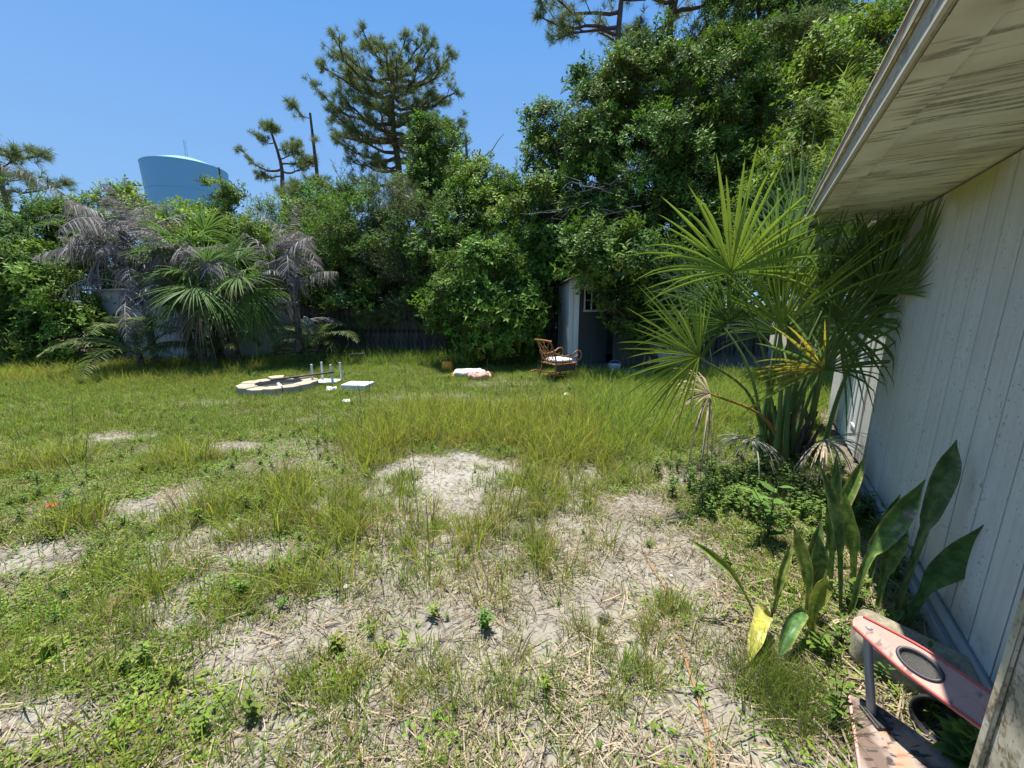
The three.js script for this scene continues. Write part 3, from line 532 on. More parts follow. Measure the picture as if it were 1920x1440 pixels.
tree({ seed: 2, name: 'broadleaf_shrub', category: 'shrub', r: 0.06, label: 'bright leafy shrub standing between the dark fence and the rattan chair', leaf: 'glossy', tint: 1.15, lobes: [[-0.76,2.42,-10.5,0.62],[-1.18,1.68,-10.4,0.62],[-0.28,1.74,-10.4,0.66],[-0.49,0.93,-10.3,0.63],[-1.4,1.06,-10.4,0.49],[0.14,1.19,-10.5,0.56],[-1.73,1.34,-10.3,0.25],[-0.21,2.7,-10.7,0.39],[-0.84,0.58,-10.3,0.35]], clumps: 36, per: 8 });
tree({ seed: 3, name: 'broadleaf_tree', r: 0.09, x: 3.4, z: -9.3, label: 'low leafy tree hanging its branches over the shed door', leaf: 'glossy', lobes: [[1.83,2.69,-9.4,0.55],[2.77,2.44,-9.2,0.7],[3.46,1.85,-9.0,0.6],[2.36,1.52,-9.3,0.14],[2.97,1.61,-9.1,0.46],[3.22,1.02,-9.0,0.36]], clumps: 34, per: 8 });
tree({ seed: 4, name: 'broadleaf_tree', r: 0.13, x: 6.6, z: -9.3, label: 'yellow green leafy tree rising behind the house eave', leaf: 'bright', lobes: [[7.39, 6.29, -9.5, 0.97], [6.61, 5.17, -9, 0.88], [8.37, 7.16, -10, 0.88], [5.96, 4.12, -8.5, 0.85], [5.23, 3.12, -8, 0.77], [6.76, 4.41, -8.5, 0.74], [6.6, 2.6, -8.8, 0.9]], clumps: 30, per: 8 });
tree({ seed: 5, name: 'vine_covered_tree', r: 0.22, x: 7.6, z: -15, label: 'tall dark tree smothered in vines behind the huge broadleaf tree', leaf: 'dark', lobes: [[7.38, 10.37, -15, 1.41], [6.97, 9.29, -15, 1.07], [8.37, 10.82, -15, 1.4], [7.85, 12.13, -15, 1.54], [8.96, 9.07, -14, 1.16], [7.7, 7.2, -15, 1.3]], clumps: 18, per: 8, scale: 1.2 });
tree({ seed: 6, name: 'scrub_tree', r: 0.1, label: 'dark bushy tree over the fence beside the dead palm', leaf: 'dark', group: WOODS, lobes: [[-4.39, 3.25, -13, 1.43], [-5.26, 4.3, -13.5, 0.86], [-4.59, 1.77, -12.8, 1.19], [-5.44, 2.77, -13, 1.02], [-5.46, 1.8, -12.8, 0.85]], clumps: 24, per: 8 });
tree({ seed: 7, name: 'scrub_tree', r: 0.1, label: 'fine leaved grey green tree in front of the tall pine trunk', leaf: 'fine', group: WOODS, lobes: [[-3.23, 3.76, -13.2, 1.27], [-3.26, 1.9, -12.9, 1.2], [-3.69, 4.62, -13.5, 0.77], [-3.8, 2.57, -12.6, 0.99]], clumps: 24, per: 9, tint: 1.25 });
tree({ seed: 8, name: 'scrub_tree', r: 0.1, label: 'olive green bushy tree behind the bright leafy shrub', leaf: 'glossy', group: WOODS, lobes: [[-1.9, 4.14, -13.5, 1.12], [-2.04, 1.77, -12.8, 1.19], [-2.21, 2.77, -13, 1.19], [-1.01, 3.25, -13, 1.01], [-0.6, 1.8, -12.6, 1.0]], clumps: 24, per: 8 });
tree({ seed: 9, name: 'vine_covered_tree', r: 0.1, label: 'leafy vine column climbing a trunk right next to the tall pine', leaf: 'glossy', lobes: [[-2.72, 7.38, -16, 0.71], [-2.6, 6.48, -16, 0.9], [-3.14, 5.55, -16, 0.85], [-2.32, 5.74, -16, 0.61]], clumps: 34, per: 8 });
tree({ seed: 10, name: 'scrub_tree', r: 0.09, label: 'light green airy tree by the bare forked snag', leaf: 'bright', group: WOODS, lobes: [[-1.06, 5.06, -14, 0.8], [-0.43, 4.46, -13.5, 0.86], [-1.45, 5.94, -14.5, 0.4], [0, 3.85, -12.8, 0.82], [-0.18, 5.4, -14, 0.4]], clumps: 30, per: 7 });
tree({ seed: 11, name: 'yellow_green_shrub', category: 'shrub', r: 0.06, label: 'yellow green shrub just below the water tank', leaf: 'bright', lobes: [[-10.82,4.05,-13.0,0.53],[-9.84,3.5,-12.5,0.74],[-9.75,3.89,-13.2,0.51]], clumps: 34, per: 8, tint: 1.25 });
tree({ seed: 12, name: 'yellow_green_shrub', category: 'shrub', r: 0.06, label: 'green shrub with one shoot reaching up against the water tank edge', leaf: 'bright', lobes: [[-8.65,3.49,-13.0,0.67],[-9.21,4.33,-13.5,0.22],[-9.19,5.01,-13.5,0.14],[-7.82,3.15,-12.8,0.8]], clumps: 30, per: 7 });
tree({ seed: 13, name: 'yellow_green_shrub', category: 'shrub', r: 0.06, label: 'pale leafy shrub sticking out above the grey dead fronds', leaf: 'bright', lobes: [[-12.96,5.03,-14.0,0.35],[-13.09,4.38,-13.5,0.59],[-13.79,4.33,-13.5,0.38]], clumps: 34, per: 7 });
tree({ seed: 14, name: 'dense_shrub', category: 'shrub', r: 0.07, label: 'dark dense shrub at the lawn edge past the palms', leaf: 'glossy', lobes: [[-13.62, 2.04, -11.2, 1.04], [-12.99, 0.89, -10.8, 0.95], [-14.05, 1.17, -11, 0.89]], clumps: 28, per: 8 });
tree({ seed: 15, name: 'dense_shrub', category: 'shrub', r: 0.07, label: 'dark shrub tucked against the grey dead palm', leaf: 'glossy', lobes: [[-12.28, 1.75, -11, 0.88], [-11.85, 0.76, -10.6, 0.72], [-11.6, 2.6, -12, 0.8]], clumps: 28, per: 8 });
tree({ seed: 16, name: 'scrub_tree', r: 0.1, label: 'leafy tree at the yard corner under the fan palm', leaf: 'glossy', group: WOODS, lobes: [[-15.65, 4.05, -13, 1], [-14.68, 3.25, -13, 1.01], [-14.35, 4.0, -13.5, 0.69], [-16.4, 2.6, -13, 1.3]], clumps: 22, per: 8 });
tree({ seed: 17, name: 'scrub_tree', r: 0.1, label: 'distant dull green tree under the small crooked pine', leaf: 'dark', group: WOODS, lobes: [[-9.66, 4.16, -17, 1.1], [-10.02, 3.22, -16, 1.15], [-9.25, 4.75, -18, 0.81], [-11.2, 3.4, -17, 1.2]], clumps: 18, per: 7, scale: 1.15 });
tree({ seed: 18, name: 'scrub_tree', r: 0.1, label: 'bushy tree around the foot of the bare pole trunk', leaf: 'glossy', group: WOODS, lobes: [[-7.42, 3.75, -15.5, 1.2], [-7.58, 5.19, -17, 0.97], [-7.63, 2.53, -14.5, 1.14], [-6.2, 3.4, -14.5, 1.0]], clumps: 20, per: 8 });
tree({ seed: 19, name: 'scrub_tree', r: 0.12, x: 1.2, z: -15, label: 'broad small leaved tree filling the wood behind the shed', leaf: 'dark', group: WOODS, lobes: [[0.9, 1.8, -12.9, 1.0], [0.9, 3.2, -13.0, 1.0], [1.2, 2.6, -14.2, 1.5], [3.6, 2.4, -13.6, 1.5], [2.4, 4.2, -14, 1.5], [5.6, 3.0, -13, 1.6], [7.4, 4.2, -12.4, 1.6], [0.2, 1.4, -13.4, 1.1]], clumps: 14, per: 8, scale: 1.2 });
tree({ seed: 20, name: 'scrub_tree', r: 0.12, label: 'long thicket behind the fence and the dead palm', leaf: 'dark', group: WOODS, lobes: [[-6.6, 1.8, -14, 1.2], [-8.4, 2.0, -14.2, 1.3], [-10.2, 2.0, -14.4, 1.3], [-12.2, 2.2, -14.6, 1.3], [-4.2, 1.8, -14.6, 1.3], [-2.4, 1.8, -14.8, 1.3]], clumps: 13, per: 8, scale: 1.25 });
console.log('sprigs', tree.n);

// pines: needle pompoms on upswept boughs
function pompom(seed, n, len, w) {
  const r = rng(seed), b = new GB();
  for (let k = 0; k < n; k++) {
    const a = r() * 6.283, e = Math.acos(1 - 1.35 * r()) - 0.15, d = V(Math.cos(a) * Math.sin(e), Math.cos(e), Math.sin(a) * Math.sin(e)), L = len * (0.7 + 0.4 * r()), p0 = V(0, -0.12 + 0.16 * r(), 0);
    const s = V(r() - 0.5, r() - 0.5, r() - 0.5).cross(d).normalize(), mid = p0.clone().addScaledVector(d, L * 0.55), tip = p0.clone().addScaledVector(d, L).add(V(0, -0.12 * L, 0));
    b.strip([p0, mid, tip], [s], [d], [w, w, 0], 0, mixc([0.105, 0.165, 0.045], [0.175, 0.225, 0.07], r()));
  }
  return b.build();
}
const POM = [1, 2, 3].map(k => pompom(500 + k, 48, 0.29, 0.0095)), needleMat = leafMat([1, 1, 1], 0.42, 0.05);
function pine(o) {
  const r = rng(o.seed), t = thing('pine_tree', o.label, 'tree', [o.x, 0, o.z], 'pines beyond the fence'), b = new GB(), H = o.h;
  const path = curve((o.path || [[0, 0, 0], [0.1, 0.5, 0], [0, 1, 0]]).map(([x, y, z]) => [o.x + x, y * H, o.z + z]), 14);
  b.tube(path, path.map((_, k) => o.r * (1 - 0.82 * k / 14) + 0.02), 9, null, 1.2, true); part(t, 'trunk', b.build(), pineBark);
  const at = (f) => { const q = f * 14, i = Math.min(13, Math.floor(q)); return path[i].clone().lerp(path[i + 1], q - i); };
  const poms = [], tw = new GB();
  const tuftAt = (p, d) => { const q = new THREE.Quaternion().setFromUnitVectors(Y, d.clone().add(V((r() - 0.5) * 0.5, 0.5, (r() - 0.5) * 0.5)).normalize()).multiply(new THREE.Quaternion().setFromAxisAngle(Y, r() * 6.283)), k = (0.75 + 0.5 * r()) * (o.tint || 1); poms.push({ p, q, s: (o.scale || 1) * (0.75 + 0.5 * r()), c: [k * (0.9 + 0.3 * r()), k, k] }); };
  const bough = (f, az, L, rise, dens = 1) => {
    const a = at(f), dir = V(Math.cos(az), 0, Math.sin(az)), n = 7, pts = [], bb = new GB();
    for (let k = 0; k <= n; k++) { const s = k / n; pts.push(a.clone().addScaledVector(dir, L * s).add(V((r() - 0.5) * 0.12 * L * s, rise * L * (s * s * 0.9 - 0.18 * Math.sin(s * 3.1)) + (r() - 0.5) * 0.06 * L, (r() - 0.5) * 0.12 * L * s))); }
    bb.tube(pts, pts.map((_, k) => o.r * 0.36 * Math.min(1, L / 2.5) * (1 - 0.8 * k / n) + 0.008), 5, null, 1, false); part(t, 'bough', bb.build(), pineBark);
    const m = Math.round((3 + L * 2.0) * dens);
    for (let k = 0; k < m; k++) {
      const s = 0.32 + 0.68 * (k + r()) / m, i = Math.min(n - 1, Math.floor(s * n)), p = pts[i].clone().lerp(pts[i + 1], s * n - i), sa = az + (k % 2 ? 1 : -1) * (0.4 + 0.8 * r()), sl = (0.3 + 0.45 * L * (1.15 - s)) * (0.5 + 0.6 * r()), e = p.clone().add(V(Math.cos(sa) * sl, sl * (0.25 + 0.5 * r()), Math.sin(sa) * sl));
      limb(tw, p, e, 0.022, 0.008, r, 0.02, 4);
      const c = 3 + Math.floor(r() * 3); for (let j = 0; j < c; j++) { const q = p.clone().lerp(e, 0.45 + 0.6 * r()).add(V((r() - 0.5) * 0.4, (r() - 0.5) * 0.35, (r() - 0.5) * 0.4)); tuftAt(q, q.clone().sub(a).normalize()); }
    }
    for (let j = 0; j < 4; j++) tuftAt(pts[n].clone().add(V((r() - 0.5) * 0.3, r() * 0.2, (r() - 0.5) * 0.3)), dir);
  };
  o.boughs(bough, r, at, tuftAt);
  if (tw.p.length) part(t, 'twigs', tw.build(), pineBark).userData.kind = 'stuff';
  instanced(t, 'needles', POM, needleMat, poms); pine.n = (pine.n || 0) + poms.length; return t;
}
pine({ seed: 31, x: -5.9, z: -22, h: 13.3, r: 0.26, label: 'tallest pine with broad round crown beyond the fence', path: [[0.1, 0, 0], [0.05, 0.35, 0], [0.1, 0.6, 0], [-0.1, 0.8, 0], [0.1, 1, 0]], boughs(bough, r) {
  for (let k = 0; k < 38; k++) { const u = (k + r()) / 38, f = 0.64 + 0.355 * u, L = 3.6 * Math.pow(Math.sin(Math.PI * (0.3 + 0.6 * u)), 0.7) * (0.6 + 0.45 * r()); bough(f, k * 2.4 + r() * 0.6, L, 0.05 + 0.3 * u + 0.25 * r(), 0.9); }
  bough(0.58, Math.PI * 0.98, 3.0, 0.3, 0.9); bough(0.66, Math.PI * 1.05, 3.4, 0.15, 1); bough(0.57, 0.1, 3.0, 0.3, 1); bough(0.58, -0.4, 2.6, 0.3, 1); bough(0.52, 2.7, 2.2, 0.1, 0.8); bough(0.47, Math.PI, 2.4, 0.05, 0.8); bough(0.5, 0.5, 2.2, 0.2, 0.8); bough(0.55, 3.6, 1.8, 0.2, 0.6); bough(0.66, 0.05, 3.5, 0.2, 1); bough(0.64, 1.6, 2.6, 0.25, 1.1); bough(0.6, 2.3, 2.4, 0.2, 1.1); bough(0.56, 0.9, 2.2, 0.2, 1.1); bough(0.5, 1.9, 1.9, 0.2, 1); bough(0.63, 5.0, 2.4, 0.3, 1);
} });
pine({ seed: 32, x: -14.1, z: -26, h: 11.9, r: 0.2, label: 'small crooked pine with open crown near the water tank', path: [[0.5, 0, 0], [0.35, 0.45, 0], [0, 0.68, 0], [0.1, 0.82, 0], [-0.35, 1, 0]], boughs(bough) {
  bough(0.72, Math.PI * 1.02, 2.4, 0.55, 0.7); bough(0.7, 0.1, 2.0, 0.25, 1.2); bough(0.66, 3.3, 1.5, -0.05, 1.1); bough(0.8, 0.5, 1.5, 0.3, 1.2); bough(0.86, 0, 1.2, 0.25, 1.3); bough(0.9, 3.3, 1.0, 0.4, 1.2); bough(0.95, 1, 0.8, 0.4, 1.4); bough(0.99, 4, 0.7, 0.5, 1.5); bough(0.76, 0.0, 1.9, 0.1, 1.0); bough(0.45, 0.1, 0.9, 0.5, 0.5);
} });
pine({ seed: 33, x: -12.4, z: -26, h: 7.9, r: 0.13, label: 'short young pine next to the small crooked pine', scale: 0.9, boughs(bough) { for (let k = 0; k < 7; k++) bough(0.86 + 0.02 * k, k * 1.9, 1.2, 0.3, 0.9); bough(0.75, 3.2, 0.9, 0.6, 0.4); } });
pine({ seed: 34, x: -9.2, z: -20, h: 10.1, r: 0.16, label: 'slender half dead pine pole with a green lower skirt', boughs(bough) { for (let k = 0; k < 8; k++) bough(0.58 + 0.015 * k, k * 2.3, 1.2 + 0.3 * (k % 3), 0.2, 0.8); bough(0.98, 2.9, 0.6, 0.6, 0.7); bough(0.7, 0.3, 0.5, 0.1, 0.0); bough(0.78, 3.0, 0.6, 0.1, 0); bough(0.86, 1, 0.5, 0.2, 0); } });
pine({ seed: 35, x: 3.6, z: -15.5, h: 14.5, r: 0.17, label: 'open branched pine forking above the huge broadleaf tree', path: [[0.2, 0, 0], [0.1, 0.5, 0], [0, 0.7, 0], [0.3, 1, 0]], boughs(bough, r) { bough(0.72, Math.PI, 2.6, 0.1, 0.8); bough(0.7, Math.PI * 0.9, 2.2, -0.25, 0.8); bough(0.76, Math.PI * 1.05, 2.6, 0.4, 0.8); bough(0.78, 0.2, 1.8, 0.5, 0.7); for (let k = 0; k < 12; k++) bough(0.8 + 0.016 * k, k * 2.4, 2.2 - 0.08 * k, 0.4, 0.7); } });
pine({ seed: 36, x: 6.0, z: -17.5, h: 16.5, r: 0.24, label: 'straight thick trunked pine between the forked pine and the vines', boughs(bough, r) { for (let k = 0; k < 22; k++) bough(0.62 + 0.017 * k, k * 2.4, 2.6 * (1 - 0.3 * k / 22) * (0.7 + 0.5 * r()), 0.3, 0.8); } });
pine({ seed: 37, x: 11.2, z: -14, h: 13, r: 0.24, tint: 0.8, label: 'dark pine spreading heavy boughs above the house roof', boughs(bough, r) { for (let k = 0; k < 16; k++) bough(0.62 + 0.022 * k, k * 2.4 + 2.6, 3.4 * (1 - 0.25 * k / 16) * (0.75 + 0.4 * r()), 0.15, 1); bough(0.7, Math.PI, 3.8, 0.02, 1.1); bough(0.66, 2.7, 3.8, 0.05, 1.1); } });
pine({ seed: 38, x: -19.3, z: -16, h: 7.6, r: 0.15, label: 'pine top showing over the fan palm at the yard corner', boughs(bough, r) { for (let k = 0; k < 12; k++) bough(0.6 + 0.033 * k, k * 2.4, 1.9 * (1 - 0.4 * k / 12), 0.3, 0.9); } });
// bare snags
function snag(x, z, h, seed, label, arms) {
  const r = rng(seed), t = thing('dead_snag', label, 'dead tree', [x, 0, z]), b = new GB();
  b.tube(curve([[x, 0, z], [x + 0.06, h * 0.5, z], [x - 0.05, h, z]], 8), [0.14, 0.13, 0.12, 0.11, 0.1, 0.09, 0.075, 0.06, 0.03], 7, null, 1, true); part(t, 'trunk', b.build(), deadMat);
  for (const [f, az, L, rise] of arms) { const bb = new GB(), a = V(x, h * f, z); limb(bb, a, a.clone().add(V(Math.cos(az) * L, rise * L, Math.sin(az) * L)), 0.035, 0.008, r, -0.08, 5); part(t, 'branch', bb.build(), deadMat); }
}
snag(-11.6, -17, 6.9, 41, 'thin bare snag standing beside the water tank', [[0.92, 0.1, 0.7, -0.2], [0.9, 3.1, 0.4, 0.5], [0.86, 0.2, 0.9, -0.3], [0.8, 3, 0.5, 0.3], [0.76, 0.3, 0.9, 0.35]]);
snag(-1.55, -15, 7.3, 42, 'bare forked snag sticking out of the light green tree', [[0.86, 0.2, 1.3, 0.75], [0.9, 2.9, 0.7, 1.2], [0.84, 0.1, 0.7, 0.2], [0.8, 0.4, 1.0, 0.5]]);
console.log('poms', pine.n);

// ---------------------------------------------------------------- palms
const palmMat = leafMat([1, 1, 1], 0.5, 0.25), deadLeafMat = leafMat([1, 1, 1], 0.2, 0.1), stalkMat = std([1, 1, 1], { vertexColors: true, roughness: 0.6 });
const keepOut = p => { const n = wallN(p.x, p.z), s = wallS(p.x, p.z); if (s < 5 && n > 0.93) p.addScaledVector(HN, 0.93 - n); if (s < 4.8 && wallN(p.x, p.z) > 0.27 && p.y > 2.33) p.y = 2.33 - 0.02 * (p.y - 2.33); return p; };
function fanGeo(o) {
  const r = rng(o.seed), b = new GB(), u = o.axis.clone().normalize(), w = o.nrm.clone().addScaledVector(u, -o.nrm.dot(u)).normalize(), v = V(0, 0, 0).crossVectors(u, w), da = 2 * o.spread / o.n;
  const ts = [0, 0.2, 0.4, 0.6, 0.78, 0.92, 1];
  for (let k = 0; k < o.n; k++) {
    const a = -o.spread + (k + 0.5) * da + (r() - 0.5) * da * 0.7, d = u.clone().multiplyScalar(Math.cos(a)).addScaledVector(v, Math.sin(a)).addScaledVector(w, (o.cup ?? 0.15) + (r() - 0.5) * 0.26).normalize();
    const L = o.R * (0.78 + 0.22 * Math.cos(a * 0.6)) * (0.78 + 0.32 * r()), dr = o.droop * (0.3 + 1.3 * r() * r()) * (0.6 + 1.1 * Math.abs(a) / o.spread), side = V(0, 0, 0).crossVectors(w, d).normalize(), up = V(0, 0, 0).crossVectors(d, side).normalize();
    const tw = (r() - 0.5) * 0.5, c = o.col(r, a), pts = [], sides = [], nrms = [], ws = [], join = o.join ?? 0.42;
    for (const t of ts) {
      const p = o.hub.clone().addScaledVector(d, t * L); p.y -= dr * L * t * t * t; pts.push(o.clampHouse ? keepOut(p) : p);
      const s = side.clone().applyAxisAngle(d, tw * Math.max(0, t - join)); sides.push(s); nrms.push(up);
      const full = 2 * join * L * Math.tan(da / 2) * 1.04 * (o.wide || 1); ws.push(t === 0 ? 0.006 : t >= 1 ? 0 : t <= join ? full * t / join : full * Math.pow((1 - t) / (1 - join), 0.7));
    }
    b.strip(pts, sides, nrms, ws, 0.28, c);
  }
  return b.build();
}
function fanFrond(t, o) {
  const f = part(t, o.name || 'frond', fanGeo(o), o.mat || palmMat, o.label), st = new GB(), a = o.from, m = o.upright ? V(lerp(a.x, o.hub.x, 0.36), lerp(a.y, o.hub.y, 0.58), lerp(a.z, o.hub.z, 0.36)) : a.clone().lerp(o.hub, 0.55).add(o.bow || V(0, 0.12, 0));
  st.tube(curve([a, m, o.hub.clone().addScaledVector(o.axis.clone().normalize(), 0.03)], 9), [0.026, 0.021, 0.018, 0.016, 0.0145, 0.013, 0.012, 0.0105, 0.009, 0.006].map(q => q * (o.stalk || 1)), 6, o.scol || [0.12, 0.2, 0.05], 1, false);
  part(f, 'stalk', st.build(), stalkMat); return f;
}
function pinnate(t, o) { // feather frond: curved rachis with two rows of leaflets
  const r = rng(o.seed), dir = V(Math.cos(o.az), 0, Math.sin(o.az)), n = 16, pts = []; let p = o.at.clone(), e = o.el;
  for (let k = 0; k <= n; k++) { pts.push(p.clone()); const s = o.L / n; p.add(dir.clone().multiplyScalar(Math.cos(e) * s)).add(V(0, Math.sin(e) * s, 0)); e -= o.bend / n * (0.5 + 1.1 * k / n); if (p.y < 0.12) p.y = 0.12; }
  const b = new GB(), side = V(-dir.z, 0, dir.x), m = o.pairs || 40;
  for (let k = 0; k < m; k++) for (const sg of [-1, 1]) {
    const t0 = 0.14 + 0.86 * (k + r() * 0.5) / m, i = Math.min(n - 1, Math.floor(t0 * n)), q = pts[i].clone().lerp(pts[i + 1], t0 * n - i), tan = pts[i + 1].clone().sub(pts[i]).normalize();
    if (o.gaps && r() < o.gaps) continue;
    const L = o.leaf * Math.sin(Math.PI * (0.16 + 0.78 * t0)) * (0.75 + 0.4 * r()), d = side.clone().multiplyScalar(sg * (0.75 + 0.2 * r())).addScaledVector(tan, 0.55).add(V(0, (o.lift ?? 0.25) + (r() - 0.5) * 0.3, 0)).normalize();
    const sv = V(0, 0, 0).crossVectors(d, Y).normalize().applyAxisAngle(d, (r() - 0.5) * (o.curl || 0.6)), P = [], c = o.col(r, t0);
    for (const s of [0, 0.35, 0.7, 1]) P.push(q.clone().addScaledVector(d, L * s).add(V(0, -o.hang * L * s * s * (0.6 + 0.8 * r()), 0)));
    b.strip(P, [sv], [Y], [o.w * 0.6, o.w, o.w * 0.7, 0], 0.2, c);
  }
  const f = part(t, 'frond', b.build(), o.mat, o.label), st = new GB(); st.tube(pts, pts.map((_, k) => (o.thick || 0.018) * (1 - 0.85 * k / n)), 5, o.scol, 1, false); part(f, 'stalk', st.build(), stalkMat); return f;
}
function palmTrunk(t, path, r0, r1, col) { const p = curve(path, 16), b = new GB(); b.tube(p, p.map((_, k) => lerp(r0, r1, k / 16) * (k % 2 ? 1.06 : 0.96)), 9, null, 0.6, true); part(t, 'trunk', b.build(), col || barkMat); }
const silver = (r) => mixc([0.17, 0.155, 0.145], [0.42, 0.39, 0.375], r() * r()), brownDead = (r) => mixc([0.30, 0.23, 0.15], [0.48, 0.40, 0.29], r());
const greenFan = (r, a) => mixc([0.08, 0.165, 0.032], [0.125, 0.215, 0.038], r());
function deadPalm(label, base, hub, nf, seed, spreadAz, Ls) {
  const r = rng(seed), t = thing('dead_palm', label, 'palm', [base[0], 0, base[2]]), h = V(...hub);
  palmTrunk(t, [[base[0], -0.1, base[2]], [lerp(base[0], hub[0], 0.4) + 0.1, hub[1] * 0.5, lerp(base[2], hub[2], 0.5)], hub], 0.09, 0.07, deadMat);
  for (let k = 0; k < nf; k++) { // fronds leave the stem at all heights, the old ones hang
    const u = r(), f = 1 - 0.62 * u * u, at = V(lerp(base[0], hub[0], f), hub[1] * f, lerp(base[2], hub[2], f)).add(V((r() - 0.5) * 0.5, (r() - 0.5) * 0.2, (r() - 0.5) * 0.5));
    pinnate(t, { seed: seed * 100 + k, at, az: r() * 6.283, el: lerp(1.45, -0.2, r()), bend: 0.5 + 2.4 * r(), L: Ls * (0.5 + 0.7 * r()), leaf: 0.26 + 0.2 * r(), w: 0.024, hang: 0.25 + 0.95 * r(), lift: -0.15, curl: 2.6, gaps: 0.15 + 0.35 * r(), pairs: 36, col: silver, mat: deadLeafMat, scol: [0.33, 0.3, 0.3], thick: 0.016 });
  }
  return t;
}
deadPalm('withered palm with a wide spray of silver grey fronds before the pale hut', [-9.3, 0, -10.1], [-9.5, 3.35, -10.1], 46, 51, null, 1.85);
deadPalm('withered palm with grey fronds hanging between the fan palm and the silver grey one', [-8.5, 0, -10.4], [-8.6, 2.9, -9.9], 28, 52, null, 1.5);
deadPalm('slim withered palm with drooping lilac grey fronds next to the dark fence', [-5.9, 0, -10.8], [-5.8, 2.9, -10.5], 30, 53, null, 1.15);
deadPalm('withered palm with few limp grey fronds in the middle of the palm clump', [-7.9, 0, -9.9], [-7.7, 2.6, -9.7], 20, 50, null, 1.3);
function sabal(label, base, hub, seed, nf, R, o = {}) {
  const r = rng(seed), t = thing('fan_palm', label, 'palm', [base[0], 0, base[2]], o.group), h = V(...hub);
  palmTrunk(t, [[base[0], -0.1, base[2]], [lerp(base[0], hub[0], 0.5), hub[1] * 0.5, lerp(base[2], hub[2], 0.5)], [hub[0], hub[1] - 0.1, hub[2]]], 0.13, 0.1);
  for (let k = 0; k < nf; k++) {
    const az = k * 2.4 + r() * 0.5, el = lerp(1.3, -0.75, Math.pow((k + 0.5) / nf, 0.85)) + (r() - 0.5) * 0.2, d = V(Math.cos(az) * Math.cos(el), Math.sin(el), Math.sin(az) * Math.cos(el)), pl = R * (0.75 + 0.3 * r()), hb = h.clone().addScaledVector(d, pl); if (hb.y < 0.35) hb.y = 0.35;
    const nr = V(0, 0, 0).crossVectors(d, V(-Math.sin(az), 0, Math.cos(az))), old = el < -0.45; if (nr.y < 0) nr.negate(); nr.add(V((r() - 0.5) * 1.6, (r() - 0.5) * 0.6, (r() - 0.2) * 1.8));
    fanFrond(t, { seed: seed * 50 + k, hub: hb, from: h.clone(), axis: d.clone().add(V(0, -0.25, 0)), nrm: nr, R: R * (0.8 + 0.35 * r()), n: 34, spread: 1.5 + 0.4 * r(), droop: old ? 0.8 : 0.45, cup: -0.15, col: old && r() < 0.3 ? (q) => mixc([0.2, 0.15, 0.09], [0.3, 0.25, 0.16], q()) : greenFan, mat: palmMat });
  }
  return t;
}
sabal('green fan palm squeezed between the two withered grey palms', [-7.3, 0, -10.3], [-7.2, 2.0, -10.0], 54, 20, 0.95);
sabal('green fan palm topping the clump under the water tank', [-8.1, 0, -10.8], [-8.0, 2.6, -10.5], 55, 14, 0.9);
sabal('fan palm at the far yard corner behind the dark dense shrub', [-14.6, 0, -12.2], [-14.3, 3.5, -12.2], 56, 18, 0.9);
{
  const low = (label, base, seed, nf, L, cols) => { const r = rng(seed), t = thing('feather_palm', label, 'palm', [base[0], 0, base[2]]), st = new GB(); st.tube([V(base[0], -0.05, base[2]), V(base[0], 0.25, base[2]), V(base[0] + 0.03, 0.5, base[2])], [0.08, 0.07, 0.05], 8, null, 0.5, true); part(t, 'trunk', st.build(), barkMat); for (let k = 0; k < nf; k++) pinnate(t, { seed: seed * 10 + k, at: V(base[0], 0.4, base[2]), az: k * 2.4 + r(), el: 1.35 - 1.0 * r(), bend: 1.3 + 0.9 * r(), L: L * (0.7 + 0.5 * r()), leaf: 0.4, w: 0.026, hang: 0.35, lift: 0.2, pairs: 36, col: cols, mat: palmMat, scol: [0.2, 0.22, 0.06] }); };
  low('low feather palm with yellowing fronds at the lawn edge', [-9.0, 0, -9.4], 57, 12, 1.7, (r) => mixc([0.1, 0.17, 0.035], [0.34, 0.28, 0.05], r() * r() * r()));
  low('low dark feather palm beside the dark fence', [-5.5, 0, -11.0], 58, 14, 1.5, (r) => mixc([0.06, 0.12, 0.03], [0.12, 0.18, 0.04], r()));
  low('low feather palm under the green fan palm', [-7.6, 0, -9.9], 59, 12, 1.4, (r) => mixc([0.06, 0.12, 0.03], [0.14, 0.19, 0.04], r()));
}
